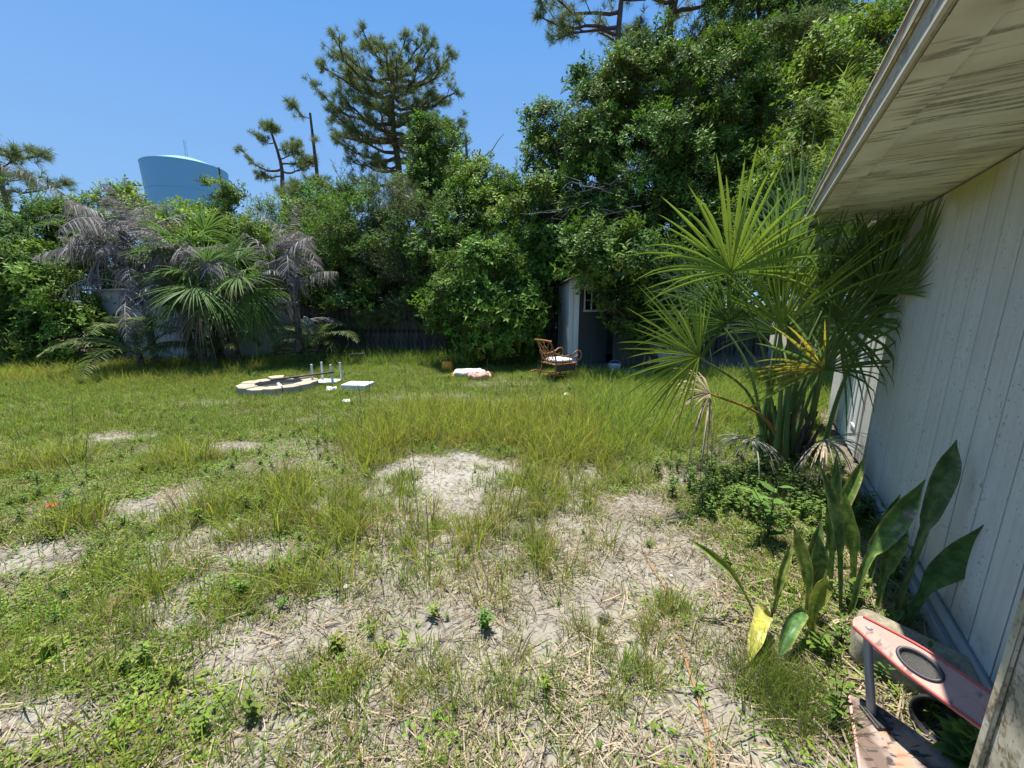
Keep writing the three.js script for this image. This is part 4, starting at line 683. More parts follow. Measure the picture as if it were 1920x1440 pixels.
// the palmetto against the house
{
  const t = thing('palmetto', 'big palmetto with spiky fan leaves growing against the house corner', 'palm', [2.95, 0, -3.95]);
  const B = V(2.95, 0, -3.95), r = rng(61), stub = new GB();
  for (let k = 0; k < 26; k++) { const a = r() * 6.28, q = 0.05 + 0.1 * r(), l = 0.3 + 0.35 * r(), p = B.clone().add(V(Math.cos(a) * q, 0, Math.sin(a) * q)); stub.tube([p, p.clone().add(V(Math.cos(a) * 0.05, l * 0.5, Math.sin(a) * 0.05)), p.clone().add(V(Math.cos(a) * 0.12, l, Math.sin(a) * 0.12))], [0.028, 0.022, 0.008], 5, null, 0.4, true); }
  part(t, 'stem', stub.build(), barkMat);
  const toCam = p => V(0, 1.65, 0).sub(p).normalize();
  const litLime = (r) => mixc([0.2, 0.31, 0.032], [0.3, 0.39, 0.04], r()), mid = (r) => mixc([0.085, 0.165, 0.03], [0.13, 0.22, 0.038], r()), deep = mid, blue = (r) => mixc([0.1, 0.165, 0.07], [0.16, 0.23, 0.1], r()), litGold = (r, a) => a < -0.1 && r() < 0.7 ? mixc([0.34, 0.33, 0.05], [0.45, 0.33, 0.04], r()) : mixc([0.1, 0.18, 0.04], [0.16, 0.24, 0.05], r());  // sunlight put into the lime and gold leaf colours, sky light into blue
  const F = (hub, ax, nrmTilt, R, o = {}) => { const hb = V(...hub), q = rng(o.seed || 1), nr = toCam(hb).add(V(...nrmTilt)).normalize(); fanFrond(t, { hub: hb, from: B.clone().add(V((q() - 0.5) * 0.6, 0.02 + 0.15 * q(), (q() - 0.5) * 0.42)), axis: V(...ax), nrm: nr, R, n: 36, spread: 2.0, droop: 0.25, cup: 0.05, col: mid, join: 0.36, wide: 0.92, upright: true, clampHouse: true, ...o }); };
  F([1.94, 1.91, -3.6], [-0.1, 1, 0.05], [0, 0.25, 0], 0.98, { seed: 611, col: litLime, spread: 1.75, n: 32, bow: V(-0.1, 0.2, 0) });
  F([1.49, 1.23, -3.1], [-0.95, 0.42, 0.1], [0, 0.5, 0], 0.78, { seed: 612, col: litLime, spread: 1.55, droop: 0.18, bow: V(-0.1, 0.25, 0) });
  F([2.45, 1.45, -3.6], [0.05, 1, -0.15], [-0.9, 0.2, 0], 1.12, { seed: 613, col: litLime, spread: 1.1, droop: 0.1, cup: 0.2 });
  F([2.6, 1.1, -3.22], [-0.3, 0.9, 0.3], [0.2, 0.7, 0.2], 0.72, { seed: 614, col: litGold, spread: 2.0, droop: 0.25, bow: V(0.02, 0.15, 0.05) });  // one half of this fan coloured gold to stand for sun on it
  F([2.8, 1.72, -3.1], [0.1, 0.85, 0.38], [-0.6, 0, -0.3], 0.86, { seed: 615, col: deep, spread: 1.25, droop: 0.0, cup: -0.05, bow: V(0.1, 0.2, 0.05) });
  F([2.97, 2.3, -4.3], [-0.05, 1, 0.1], [-0.7, 0.2, 0], 1.0, { seed: 616, col: blue, spread: 1.25, droop: 0.15 });
  F([2.02, 1.7, -4.3], [-0.8, 0.5, 0.3], [0, 0.9, 0], 0.85, { seed: 617, col: blue, spread: 1.8, droop: 0.55 });
  F([3.1, 1.95, -3.95], [0.3, 0.8, 0.4], [-0.9, 0, 0.2], 0.8, { seed: 619, col: deep, spread: 1.6, droop: 0.2 });
  F([2.85, 1.5, -3.5], [0.4, 0.5, 0.5], [-0.6, 0.6, 0], 0.8, { seed: 620, col: deep, spread: 1.9, droop: 0.3 });
  F([3.05, 1.3, -4.5], [0.1, 0.9, -0.2], [-0.5, 0.3, 0], 0.9, { seed: 622, col: mid, spread: 1.7, droop: 0.3 });
  F([2.15, 1.45, -3.95], [-0.5, 0.75, -0.1], [0.1, 0.6, 0], 0.9, { seed: 623, col: mid, spread: 1.9, droop: 0.35 });
  for (let k = 0; k < 11; k++) { // younger upright fans filling the clump
    const q = rng(640 + k), a = 2.2 + 3.4 * q(), d = 0.15 + 0.6 * q(), y = 1.2 + 0.9 * q();
    F([2.9 + Math.cos(a) * d, y, -4.0 - Math.sin(a) * d * 0.7], [Math.cos(a) * 0.5, 1, 0.15 - Math.sin(a) * 0.3], [(q() - 0.5) * 1.6, 0.3, (q() - 0.5) * 0.6], 0.62 + 0.35 * q(), { seed: 660 + k, col: k % 3 ? mid : blue, spread: 0.7 + 0.9 * q(), n: 26, droop: 0.1 + 0.25 * q(), cup: 0.15, stalk: 1.3 });
  }
  const dead = (hub, ax, R, o) => F(hub, ax, [0, 0.8, 0], R, { name: 'dead_frond', droop: 1.0, n: 24, spread: 1.5, mat: deadLeafMat, col: brownDead, scol: [0.45, 0.22, 0.06], wide: 0.8, ...o });
  dead([1.66, 0.9, -3.2], [-0.8, 0.3, 0.2], 0.5, { seed: 631, label: 'withered tan fan hanging from an orange stalk' });
  dead([2.2, 0.42, -3.42], [-0.5, 0.1, 0.6], 0.42, { seed: 632, col: silver, scol: [0.3, 0.27, 0.24], label: 'withered grey fan drooping to the ground' });
  dead([2.85, 0.42, -3.4], [-0.1, 0.1, 0.8], 0.45, { seed: 634 });
}
// feathery weed rising past the eave
{
  const t = thing('feathery_weed', 'bright feathery plume weed rising past the end of the eave', 'plant', [3.85, 0, -5.1]), r = rng(66), geo = (() => { const b = new GB(), q = rng(67); for (let k = 0; k < 60; k++) { const y = q() * 0.3, a = q() * 6.28, d = V(Math.cos(a), 0.6, Math.sin(a)).normalize(); b.strip([V(0, y, 0), V(0, y, 0).addScaledVector(d, 0.07), V(0, y, 0).addScaledVector(d, 0.14).add(V(0, -0.015, 0))], [V(-Math.sin(a), 0, Math.cos(a))], [Y], [0.004, 0.004, 0], 0, mixc([0.2, 0.34, 0.05], [0.32, 0.36, 0.05], q())); } return b.build(); })(), L = [];
  for (let s = 0; s < 7; s++) { const x = 3.85 + (r() - 0.5) * 0.3, z = -5.1 + (r() - 0.5) * 0.3, h = 3.2 + 0.75 * r(), st = new GB(), path = curve([[x, 0, z], [x + 0.05, h * 0.5, z], [x + 0.12 + (r() - 0.5) * 0.3, h, z]], 12); st.tube(path, path.map((_, k) => 0.01 * (1.1 - k / 12)), 4, [0.16, 0.2, 0.05], 1, false); part(t, 'stem', st.build(), stalkMat); for (let k = 0; k < 46; k++) { const f = 0.3 + 0.7 * k / 46, i = Math.min(11, Math.floor(f * 12)), p = path[i].clone().lerp(path[i + 1], f * 12 - i), q = new THREE.Quaternion().setFromUnitVectors(Y, V((r() - 0.5) * 1.2, 1, (r() - 0.5) * 1.2).normalize()), c = 0.85 + 0.4 * r(); L.push({ p, q, s: 0.7 + 0.6 * r(), c: [c, c, c] }); } }
  instanced(t, 'foliage', [geo], grassMat, L);
}
// ---------------------------------------------------------------- snake plants along the wall
const snakeMat = leafMat([1, 1, 1], 0.24, 0.35, { map: tex(256, (u, v, o) => { const b = fbm(u * 3 + 0.6 * fbm(u * 9, v * 30, 5, 2), v * 26, 7, 4), f = fbm(u * 22, v * 60, 9, 3), sp = vnoise(u * 60, v * 120, 13), k = 0.98 + 0.62 * sstep(0.4, 0.66, b) + 0.4 * (f - 0.5); o[0] = k * 0.62; o[1] = k * 0.6; o[2] = k * 0.6; if (sp > 0.9) { o[0] = 0.95; o[1] = 0.8; o[2] = 1; } }), bumpMap: barkBump, bumpScale: 0.003 });
function swordLeaf(t, pts, wmax, o = {}) {
  const n = 18, c = curve(pts, n), b = new GB(), nx = 6, r = rng(o.seed || 5), face = V(...(o.face || [-0.55, 0.25, 0.8])).normalize(), prof = o.prof || (s => s < 0.42 ? lerp(0.2, 0.42, s / 0.42) : Math.sin(Math.PI * (0.14 + 0.86 * (s - 0.42) / 0.58)) * 0.6 + 0.4 * (1 - sstep(0.8, 1, s)));
  const up = (c) => c.map(q => Math.min(0.6, q * 1.7)), base = up(o.base || [0.06, 0.12, 0.028]), pale = up(o.pale || [0.12, 0.19, 0.05]), rim = up(o.rim || [0.2, 0.24, 0.05]);
  for (let k = 0; k <= n; k++) {
    const s = k / n, T = c[Math.min(n, k + 1)].clone().sub(c[Math.max(0, k - 1)]).normalize(), S = V(0, 0, 0).crossVectors(T, face).normalize().applyAxisAngle(T, (o.twist || 0) * s + (o.turn || 0)), M = V(0, 0, 0).crossVectors(S, T), w = Math.max(0.001, 0.78 * wmax * Math.max(0.02, s >= 1 ? 0.02 : prof(s)));
    for (let j = 0; j <= nx; j++) {
      const x = j / nx - 0.5, wav = 0.05 * wmax * Math.sin(s * 17 + (x > 0 ? 2 : 0)) * Math.abs(x) * 2 * sstep(0.4, 0.7, s), d = (o.cup ?? 0.35) * w * 4 * x * x + wav;
      const band = fbm(s * 34 + (o.seed || 0), x * 4 + 3, 7 + (o.seed || 0), 3), p = c[k].clone().addScaledVector(S, x * w).addScaledVector(M, d);
      let col = mixc(base, pale, sstep(0.45, 0.62, band)); if (Math.abs(x) > 0.42) col = mixc(col, rim, 0.8); if (o.scar && s > o.scar[0] && s < o.scar[1] && fbm(s * 60, x * 9, 90, 2) > 0.5 && x > 0) col = [0.42, 0.36, 0.26];
      b.v(p.x, p.y, p.z, col, j / nx, s);
    }
  }
  for (let k = 0; k < n; k++) for (let j = 0; j < nx; j++) { const a = k * (nx + 1) + j; b.quad(a, a + 1, a + nx + 2, a + nx + 1); }
  return part(t, 'leaf', b.build(), snakeMat, o.label);
}
{
  const yel = { base: [0.5, 0.47, 0.06], pale: [0.62, 0.56, 0.1], rim: [0.45, 0.34, 0.12] }, lim = { base: [0.13, 0.19, 0.03], pale: [0.24, 0.28, 0.05], rim: [0.4, 0.38, 0.07] };
  let t = thing('snake_plant', 'small snake plant with a dead yellow leaf drooping onto the straw', 'plant', [1.32, 0, -1.73]);
  swordLeaf(t, [[1.32, 0, -1.72], [1.36, 0.27, -1.74], [1.42, 0.47, -1.78]], 0.05, { seed: 1, ...lim, base: [0.06, 0.12, 0.03] });
  swordLeaf(t, [[1.30, 0, -1.76], [1.14, 0.27, -1.8], [0.93, 0.43, -1.86]], 0.055, { seed: 2, ...lim, base: [0.1, 0.18, 0.03], face: [-0.2, 0.8, 0.6] });
  swordLeaf(t, [[1.31, 0.0, -1.74], [1.27, 0.12, -1.7], [1.17, 0.14, -1.58], [1.06, 0.03, -1.47]], 0.1, { seed: 3, ...yel, cup: 0.12, twist: 0.5, face: [-0.1, 0.75, 0.65], label: 'dead bright yellow leaf', prof: s => (0.35 + 0.65 * Math.sin(Math.PI * Math.min(1, 0.1 + s * 0.9))) * (0.86 + 0.28 * vnoise(s * 9, 1, 4)) * (1 - 0.75 * sstep(0.8, 1, s)) });
  swordLeaf(t, [[1.46, 0.0, -1.70], [1.44, 0.16, -1.66], [1.32, 0.16, -1.58], [1.21, 0.05, -1.49]], 0.085, { seed: 4, base: [0.05, 0.12, 0.035], pale: [0.1, 0.2, 0.06], face: [-0.3, 0.6, 0.7] });
  swordLeaf(t, [[1.4, 0, -1.8], [1.41, 0.14, -1.81], [1.38, 0.24, -1.82]], 0.04, { seed: 15, ...lim });
  t = thing('snake_plant', 'snake plant with short limp yellow tipped leaves next to the broken stand', 'plant', [1.5, 0, -1.69]);
  swordLeaf(t, [[1.51, 0, -1.7], [1.47, 0.33, -1.72], [1.41, 0.56, -1.78]], 0.075, { seed: 5, ...lim, base: [0.07, 0.14, 0.03] });
  swordLeaf(t, [[1.49, 0, -1.66], [1.46, 0.22, -1.64], [1.46, 0.40, -1.6]], 0.085, { seed: 6, ...lim, cup: 0.8, prof: s => s < 0.3 ? 0.4 : lerp(0.45, 1, sstep(0.3, 0.85, s)) * (s > 0.97 ? 0.8 : 1), label: 'short blunt leaf with a yellow rim' });
  swordLeaf(t, [[1.53, 0, -1.74], [1.54, 0.28, -1.78], [1.6, 0.56, -1.84]], 0.08, { seed: 7 });
  swordLeaf(t, [[1.52, 0, -1.72], [1.56, 0.3, -1.76], [1.55, 0.5, -1.78]], 0.09, { seed: 8, base: [0.05, 0.11, 0.03] });
  t = thing('snake_plant', 'tall upright snake plant cluster with twisted pointed leaf tips', 'plant', [1.82, 0, -1.92]);
  swordLeaf(t, [[1.76, 0, -1.8], [1.71, 0.46, -1.86], [1.62, 0.83, -1.95]], 0.085, { seed: 9, twist: 0.9 });
  swordLeaf(t, [[1.81, 0, -2.03], [1.87, 0.45, -2.08], [1.86, 0.81, -2.12]], 0.07, { seed: 10 });
  swordLeaf(t, [[1.95, 0, -1.95], [1.9, 0.36, -1.96], [1.82, 0.64, -1.98]], 0.11, { seed: 11, base: [0.08, 0.15, 0.03], pale: [0.16, 0.23, 0.05], rim: [0.32, 0.34, 0.06], twist: -0.8 });
  swordLeaf(t, [[1.9, 0, -2.08], [1.93, 0.45, -2.1], [2.06, 0.78, -2.15]], 0.085, { seed: 12, base: [0.09, 0.16, 0.03], pale: [0.15, 0.22, 0.05], rim: [0.38, 0.33, 0.1] });
  swordLeaf(t, [[1.84, 0, -1.97], [1.8, 0.34, -1.98], [1.78, 0.6, -2.02]], 0.08, { seed: 13 });
  t = thing('snake_plant', 'snake plant with one leaning kinked leaf that has a brown scar', 'plant', [1.76, 0, -1.76]);
  swordLeaf(t, [[1.76, 0, -1.76], [1.83, 0.36, -1.79], [1.95, 0.53, -1.82], [2.1, 0.77, -1.85]], 0.125, { seed: 14, base: [0.06, 0.13, 0.03], pale: [0.11, 0.19, 0.045], rim: [0.3, 0.32, 0.06], scar: [0.55, 0.8], cup: 0.2 });
  swordLeaf(t, [[1.78, 0, -1.72], [1.9, 0.05, -1.7], [2.0, 0.12, -1.72]], 0.06, { seed: 16, face: [0, 1, 0] });
  t = thing('snake_plant', 'broad leaved snake plant leaning on the white wall', 'plant', [1.98, 0, -1.71]);
  swordLeaf(t, [[1.96, 0, -1.73], [2.04, 0.5, -1.76], [2.1, 0.8, -1.78], [2.15, 1.0, -1.8]], 0.12, { seed: 17, cup: 0.3, rim: [0.14, 0.13, 0.06], base: [0.05, 0.1, 0.028], pale: [0.1, 0.15, 0.05] });
  swordLeaf(t, [[1.99, 0, -1.70], [2.05, 0.31, -1.68], [2.12, 0.52, -1.62], [2.14, 0.79, -1.53]], 0.17, { seed: 18, cup: 0.12, base: [0.045, 0.105, 0.025], pale: [0.065, 0.13, 0.035], rim: [0.06, 0.11, 0.03], prof: s => s < 0.3 ? lerp(0.16, 0.35, s / 0.3) : Math.pow(Math.sin(Math.PI * (0.12 + 0.88 * (s - 0.3) / 0.7)), 0.85) });
  swordLeaf(t, [[2.0, 0, -1.93], [2.08, 0.38, -1.98], [2.17, 0.6, -2.02]], 0.08, { seed: 19 });
  swordLeaf(t, [[1.94, 0, -1.8], [1.99, 0.3, -1.84], [2.06, 0.55, -1.86]], 0.1, { seed: 20 });
}

// ---------------------------------------------------------------- water tower
{
  const D = 178, az = -37.35 * Math.PI / 180, x = Math.sin(az) * D, z = -Math.cos(az) * D, t = thing('water_tower', 'light blue elevated water tank above the treetops', 'water tower', [x, 0, z]);
  const blue = std([0.15, 0.39, 0.58], { roughness: 0.5 }), under = blue, steel = std([0.4, 0.45, 0.5], { roughness: 0.6 });
  const R = 11.5, yt = 45, yb = 36.8, L = (a, m, n) => lpart(t, n, new THREE.LatheGeometry(a.map(([q, y]) => new THREE.Vector2(q, y)), 72), m);
  L([[R * 0.982, yb], [R * 0.987, yb + 2], [R * 0.995, yb + 5], [R, yt - 0.35], [R + 0.08, yt - 0.3], [R + 0.08, yt], [R - 0.1, yt + 0.02]], blue, 'tank_wall');
  L([[0.01, yt + 3.1], [2, yt + 3.0], [5, yt + 2.35], [8, yt + 1.3], [R - 0.12, yt + 0.03]], blue, 'tank_roof');
  L([[4, yb - 12.5], [7.5, yb - 11.6], [10, yb - 9.6], [R * 0.975, yb - 7], [R * 0.978, yb - 0.02]], blue, 'tank_skirt');
  L([[4.2, 0], [3.4, 4], [3.1, 14], [3.1, yb - 12]], under, 'pedestal');
  const hatch = new THREE.CylinderGeometry(0.5, 0.6, 0.7, 14); hatch.translate(-2.2, yt + 3.1, 1.5); lpart(t, 'roof_hatch', hatch, steel);
  const m = new GB(); for (const [a, c] of [[-0.35, -0.2], [0.35, -0.2], [0, 0.4]]) m.tube([V(0.9 + a, yt + 2.6, c), V(0.9 + a * 0.75, yt + 8.6, c * 0.75)], 0.06, 4); for (let k = 0; k < 9; k++) { const y = yt + 3.2 + k * 0.6, s = 1 - 0.25 * k / 10; m.tube([V(0.9 - 0.35 * s, y, -0.2 * s), V(0.9 + 0.35 * s, y + 0.3, -0.2 * s)], 0.03, 4); m.tube([V(0.9 + 0.35 * s, y, -0.2 * s), V(0.9, y + 0.3, 0.4 * s)], 0.03, 4); } lpart(t, 'antenna_mast', m.build(), steel);
}
// ---------------------------------------------------------------- fence and pale hut
{
  const fm = [[0.13, 0.12, 0.11], [0.11, 0.1, 0.092], [0.16, 0.147, 0.135]].map(c => std(c, { map: barkTex, roughness: 0.95 })), t = thing('board_fence', 'old dark upright board fence behind the lawn', 'fence', [-1.5, 0, -12.25]), r = rng(71);
  let fence_k = 0; for (let x = -7.0; x < 8; x += 0.148) { const h = 1.52 + 0.05 * (r() - 0.5), g = box(0.155, h, 0.018, 0, h / 2 - 0.05, 0); g.rotateZ((r() - 0.5) * 0.02); g.translate(x + 1.5, 0, (fence_k++ % 2 ? 0.011 : -0.011)); lpart(t, 'board', g, fm[Math.floor(r() * 3)]); }
  for (const y of [0.35, 1.25]) lpart(t, 'rail', box(15, 0.09, 0.04, 2, y, -0.04), fm[1]);
  for (let x = -7; x < 8.2; x += 2.4) lpart(t, 'post', box(0.09, 1.5, 0.09, x + 1.5, 0.72, -0.11), fm[1]);
  const hm = std([0.46, 0.47, 0.46], { roughness: 0.85, map: tex(256, (u, v, o) => { const m = fbm(u * 7, v * 7, 19, 4), s = fbm(u * 40, v * 4, 23, 3), k = 0.85 + 0.3 * (m - 0.5) + 0.25 * (s - 0.5); o[0] = k; o[1] = k; o[2] = k * 0.98; }, { rep: 0.5 }) });
  const u = thing('pale_hut', 'pale weathered hut mostly hidden behind the palms', 'hut', [-9.2, 0, -12]);
  for (let x = -2.0; x < 2.01; x += 0.8) lpart(u, 'wall_panel', box(0.79, 1.95, 0.03, x, 0.98, 0.9), hm);
  for (const s of [-1, 1]) lpart(u, 'side_wall', box(0.03, 1.95, 1.78, s * 2.41, 0.98, 0), hm);
  lpart(u, 'rear_wall', box(4.8, 1.95, 0.03, 0, 0.98, -0.9), hm); const rf = box(5.1, 0.05, 2.1, 0, 0, 0); rf.rotateX(0.05); rf.translate(0, 2.03, 0); lpart(u, 'roof', rf, std([0.2, 0.19, 0.18]));
  // planks and branches dumped at the fence
  for (let k = 0; k < 9; k++) { const g = k % 3 ? box(1.1 + 0.8 * r(), 0.025, 0.12, 0, 0, 0, 0.004) : tubeGeo(curve([[-0.7, 0, 0], [0, 0.06, 0.05], [0.8, 0.02, -0.03]], 8), [0.03, 0.03, 0.028, 0.027, 0.025, 0.023, 0.02, 0.016, 0.01], 6); g.rotateY((r() - 0.5) * 0.7); g.rotateZ((r() - 0.5) * 0.14); solo(k % 3 ? 'old_plank' : 'dry_branch', g, k % 3 ? fm[k % 3] : deadMat, k % 3 ? ['', 'lowest dark plank of the heap before the fence', 'second dark plank of the heap, just above the lowest', '', 'dark plank in the middle of the heap before the fence', 'dark plank above the middle branch of the heap', '', 'dark plank next to the top of the heap', 'topmost dark plank of the heap before the fence'][k] : ['dry branch at the bottom of the heap before the fence', 'dry branch in the middle of the heap before the fence', 'dry branch near the top of the heap before the fence'][k / 3], k % 3 ? 'plank' : 'branch', [-5.6 + (r() - 0.5) * 1.6, 0.06 + 0.035 * k, -10.9 + (r() - 0.5) * 0.5], 'heap of wood before the fence'); }
}
// ---------------------------------------------------------------- shed
{
  const t = thing('garden_shed', 'white board shed with a dark door ajar under the overhanging tree', 'shed', [2.9, 0, -10.9]), w = std([0.62, 0.62, 0.58], { roughness: 0.75 }), dk = std([0.07, 0.075, 0.075], { roughness: 0.6 }), fr = std([0.6, 0.6, 0.56], { roughness: 0.6 });
  const x0 = -1.5, x1 = 1.6, f = 1.05, door0 = -1.25, door1 = -0.35; // front at z = -9.85
  for (let y = 0.12; y < 1.98; y += 0.155) { for (const [a, c] of [[x0 + 0.1, door0 - 0.02], [door1 + 0.02, 0.55], [0.56, x1]]) { const g = box(c - a, 0.16, 0.015, 0, 0, 0); g.rotateX(-0.06); g.translate((a + c) / 2, y + 0.078, f); lpart(t, 'siding_board', g, a > 0 ? w : a > -1 ? dk : w); } }
  lpart(t, 'corner_trim', box(0.1, 2.0, 0.035, x0 + 0.05, 1.05, f + 0.012, 0.004), w); lpart(t, 'corner_trim', box(0.1, 2.0, 0.035, x1 - 0.05, 1.05, f + 0.012, 0.004), w);
  lpart(t, 'lintel', box(x1 - x0, 0.2, 0.03, (x0 + x1) / 2, 2.08, f + 0.004), w);
  for (const x of [x0 + 0.02, x1 - 0.02]) lpart(t, 'side_wall', box(0.03, 2.1, 2.06, x, 1.1, 0), w); lpart(t, 'rear_wall', box(x1 - x0, 2.1, 0.03, (x0 + x1) / 2, 1.1, -1.05), w); lpart(t, 'floor', box(x1 - x0 - 0.08, 0.1, 2.0, (x0 + x1) / 2, 0.06, 0), dk);
  const gab = new THREE.Shape(); gab.moveTo(x0, 0); gab.lineTo(x1, 0); gab.lineTo((x0 + x1) / 2, 0.75); gab.closePath(); for (const z of [f - 0.02, -1.04]) { const g = new THREE.ExtrudeGeometry(gab, { depth: 0.02, bevelEnabled: false }); g.translate(0, 2.18, z); lpart(t, 'gable', metric(g), w); }
  for (const s of [-1, 1]) { const g = box(1.85, 0.03, 2.5, 0, 0, 0); g.rotateZ(-s * Math.atan2(0.75, 1.55)); g.translate((x0 + x1) / 2 + s * 0.82, 2.56, 0); lpart(t, 'roof_slope', g, std([0.17, 0.16, 0.15])); }
  for (const x of [door0 - 0.02, door1 + 0.02]) lpart(t, 'door_frame', box(0.05, 1.95, 0.05, x, 1.06, f + 0.012, 0.004), x < door0 ? w : dk);
  // door leaf hinged by the corner, swung a little inwards
  const d = new THREE.Group(); d.name = 'door'; d.position.set(door0 + 0.02, 0.1, f); d.rotation.y = 0.42; t.add(d); const W = 0.86;
  lpart(d, 'door_leaf', box(W, 1.32, 0.035, W / 2, 0.66, 0, 0.004), dk); for (const x of [0.055, W - 0.055]) lpart(d, 'door_stile', box(0.11, 0.56, 0.035, x, 1.602, 0, 0.004), dk); lpart(d, 'door_rail', box(W, 0.06, 0.035, W / 2, 1.914, 0, 0.004), dk); lpart(d, 'door_rail', box(W - 0.1, 0.08, 0.012, W / 2, 0.72, 0.024, 0.003), dk);
  for (const [x, y, ww, hh] of [[W / 2, 1.345, W - 0.2, 0.05], [W / 2, 1.86, W - 0.2, 0.045], [0.128, 1.6, 0.035, 0.47], [W - 0.128, 1.6, 0.035, 0.47], [0.335, 1.6, 0.016, 0.47], [0.525, 1.6, 0.016, 0.47], [W / 2, 1.6, W - 0.29, 0.016]]) lpart(d, 'window_bar', box(ww, hh, 0.03, x, y, 0.012, 0.003), fr);
  const gm = new THREE.MeshPhysicalMaterial({ color: rgb(0.9, 0.92, 0.9), roughness: 0.05, transmission: 1, thickness: 0 }); for (let i = 0; i < 3; i++) for (let j = 0; j < 2; j++) lpart(d, 'window_pane', box(0.18, 0.22, 0.004, 0.24 + i * 0.19, 1.48 + j * 0.24, 0.004), gm);
  const kb = new THREE.SphereGeometry(0.028, 14, 10); kb.translate(W - 0.06, 0.92, 0.05); lpart(d, 'door_knob', kb, std([0.5, 0.48, 0.4], { metalness: 0.8, roughness: 0.4 })); for (const y of [0.25, 1.0, 1.75]) lpart(d, 'hinge', box(0.05, 0.09, 0.02, -0.01, y, 0.024, 0.003), dk);
  // white things on the step
  const lat = (p, n = 28) => new THREE.LatheGeometry(p.map(([a, b]) => new THREE.Vector2(a, b)), n);
  const bk = thing('plastic_bucket', 'pale plastic bucket standing by the shed door', 'bucket', [2.42, 0, -9.15]); lpart(bk, 'shell', lat([[0.001, 0.01], [0.11, 0.01], [0.14, 0.2], [0.15, 0.2], [0.15, 0.22], [0.135, 0.22], [0.105, 0.02], [0.001, 0.02]]), std([0.6, 0.62, 0.68], { roughness: 0.5 })); const hd = []; for (let k = 0; k <= 14; k++) { const a = Math.PI * k / 14; hd.push([Math.cos(a) * 0.15, 0.19 + Math.sin(a) * 0.13, 0.02]); } lpart(bk, 'handle', tubeGeo(hd, 0.004, 5), std([0.6, 0.6, 0.62], { metalness: 0.7, roughness: 0.4 }));
}
function cushion(w, h, d, seed, amp = 0.02) {
  const g = new THREE.SphereGeometry(1, 36, 22), p = g.attributes.position, sg = (v, e) => Math.sign(v) * Math.pow(Math.abs(v), e);
  for (let i = 0; i < p.count; i++) { const x = sg(p.getX(i), 0.55) * w / 2, z = sg(p.getZ(i), 0.55) * d / 2, y = sg(p.getY(i), 0.8) * h / 2, n = fbm(x * 9 + seed, z * 9 + y * 7, seed, 3) - 0.5; p.setXYZ(i, x + n * amp * 0.5, y + h / 2 + n * amp * (y > 0 ? 1.6 : 0.2), z + n * amp * 0.5); }
  g.computeVertexNormals(); return metric(g);
}
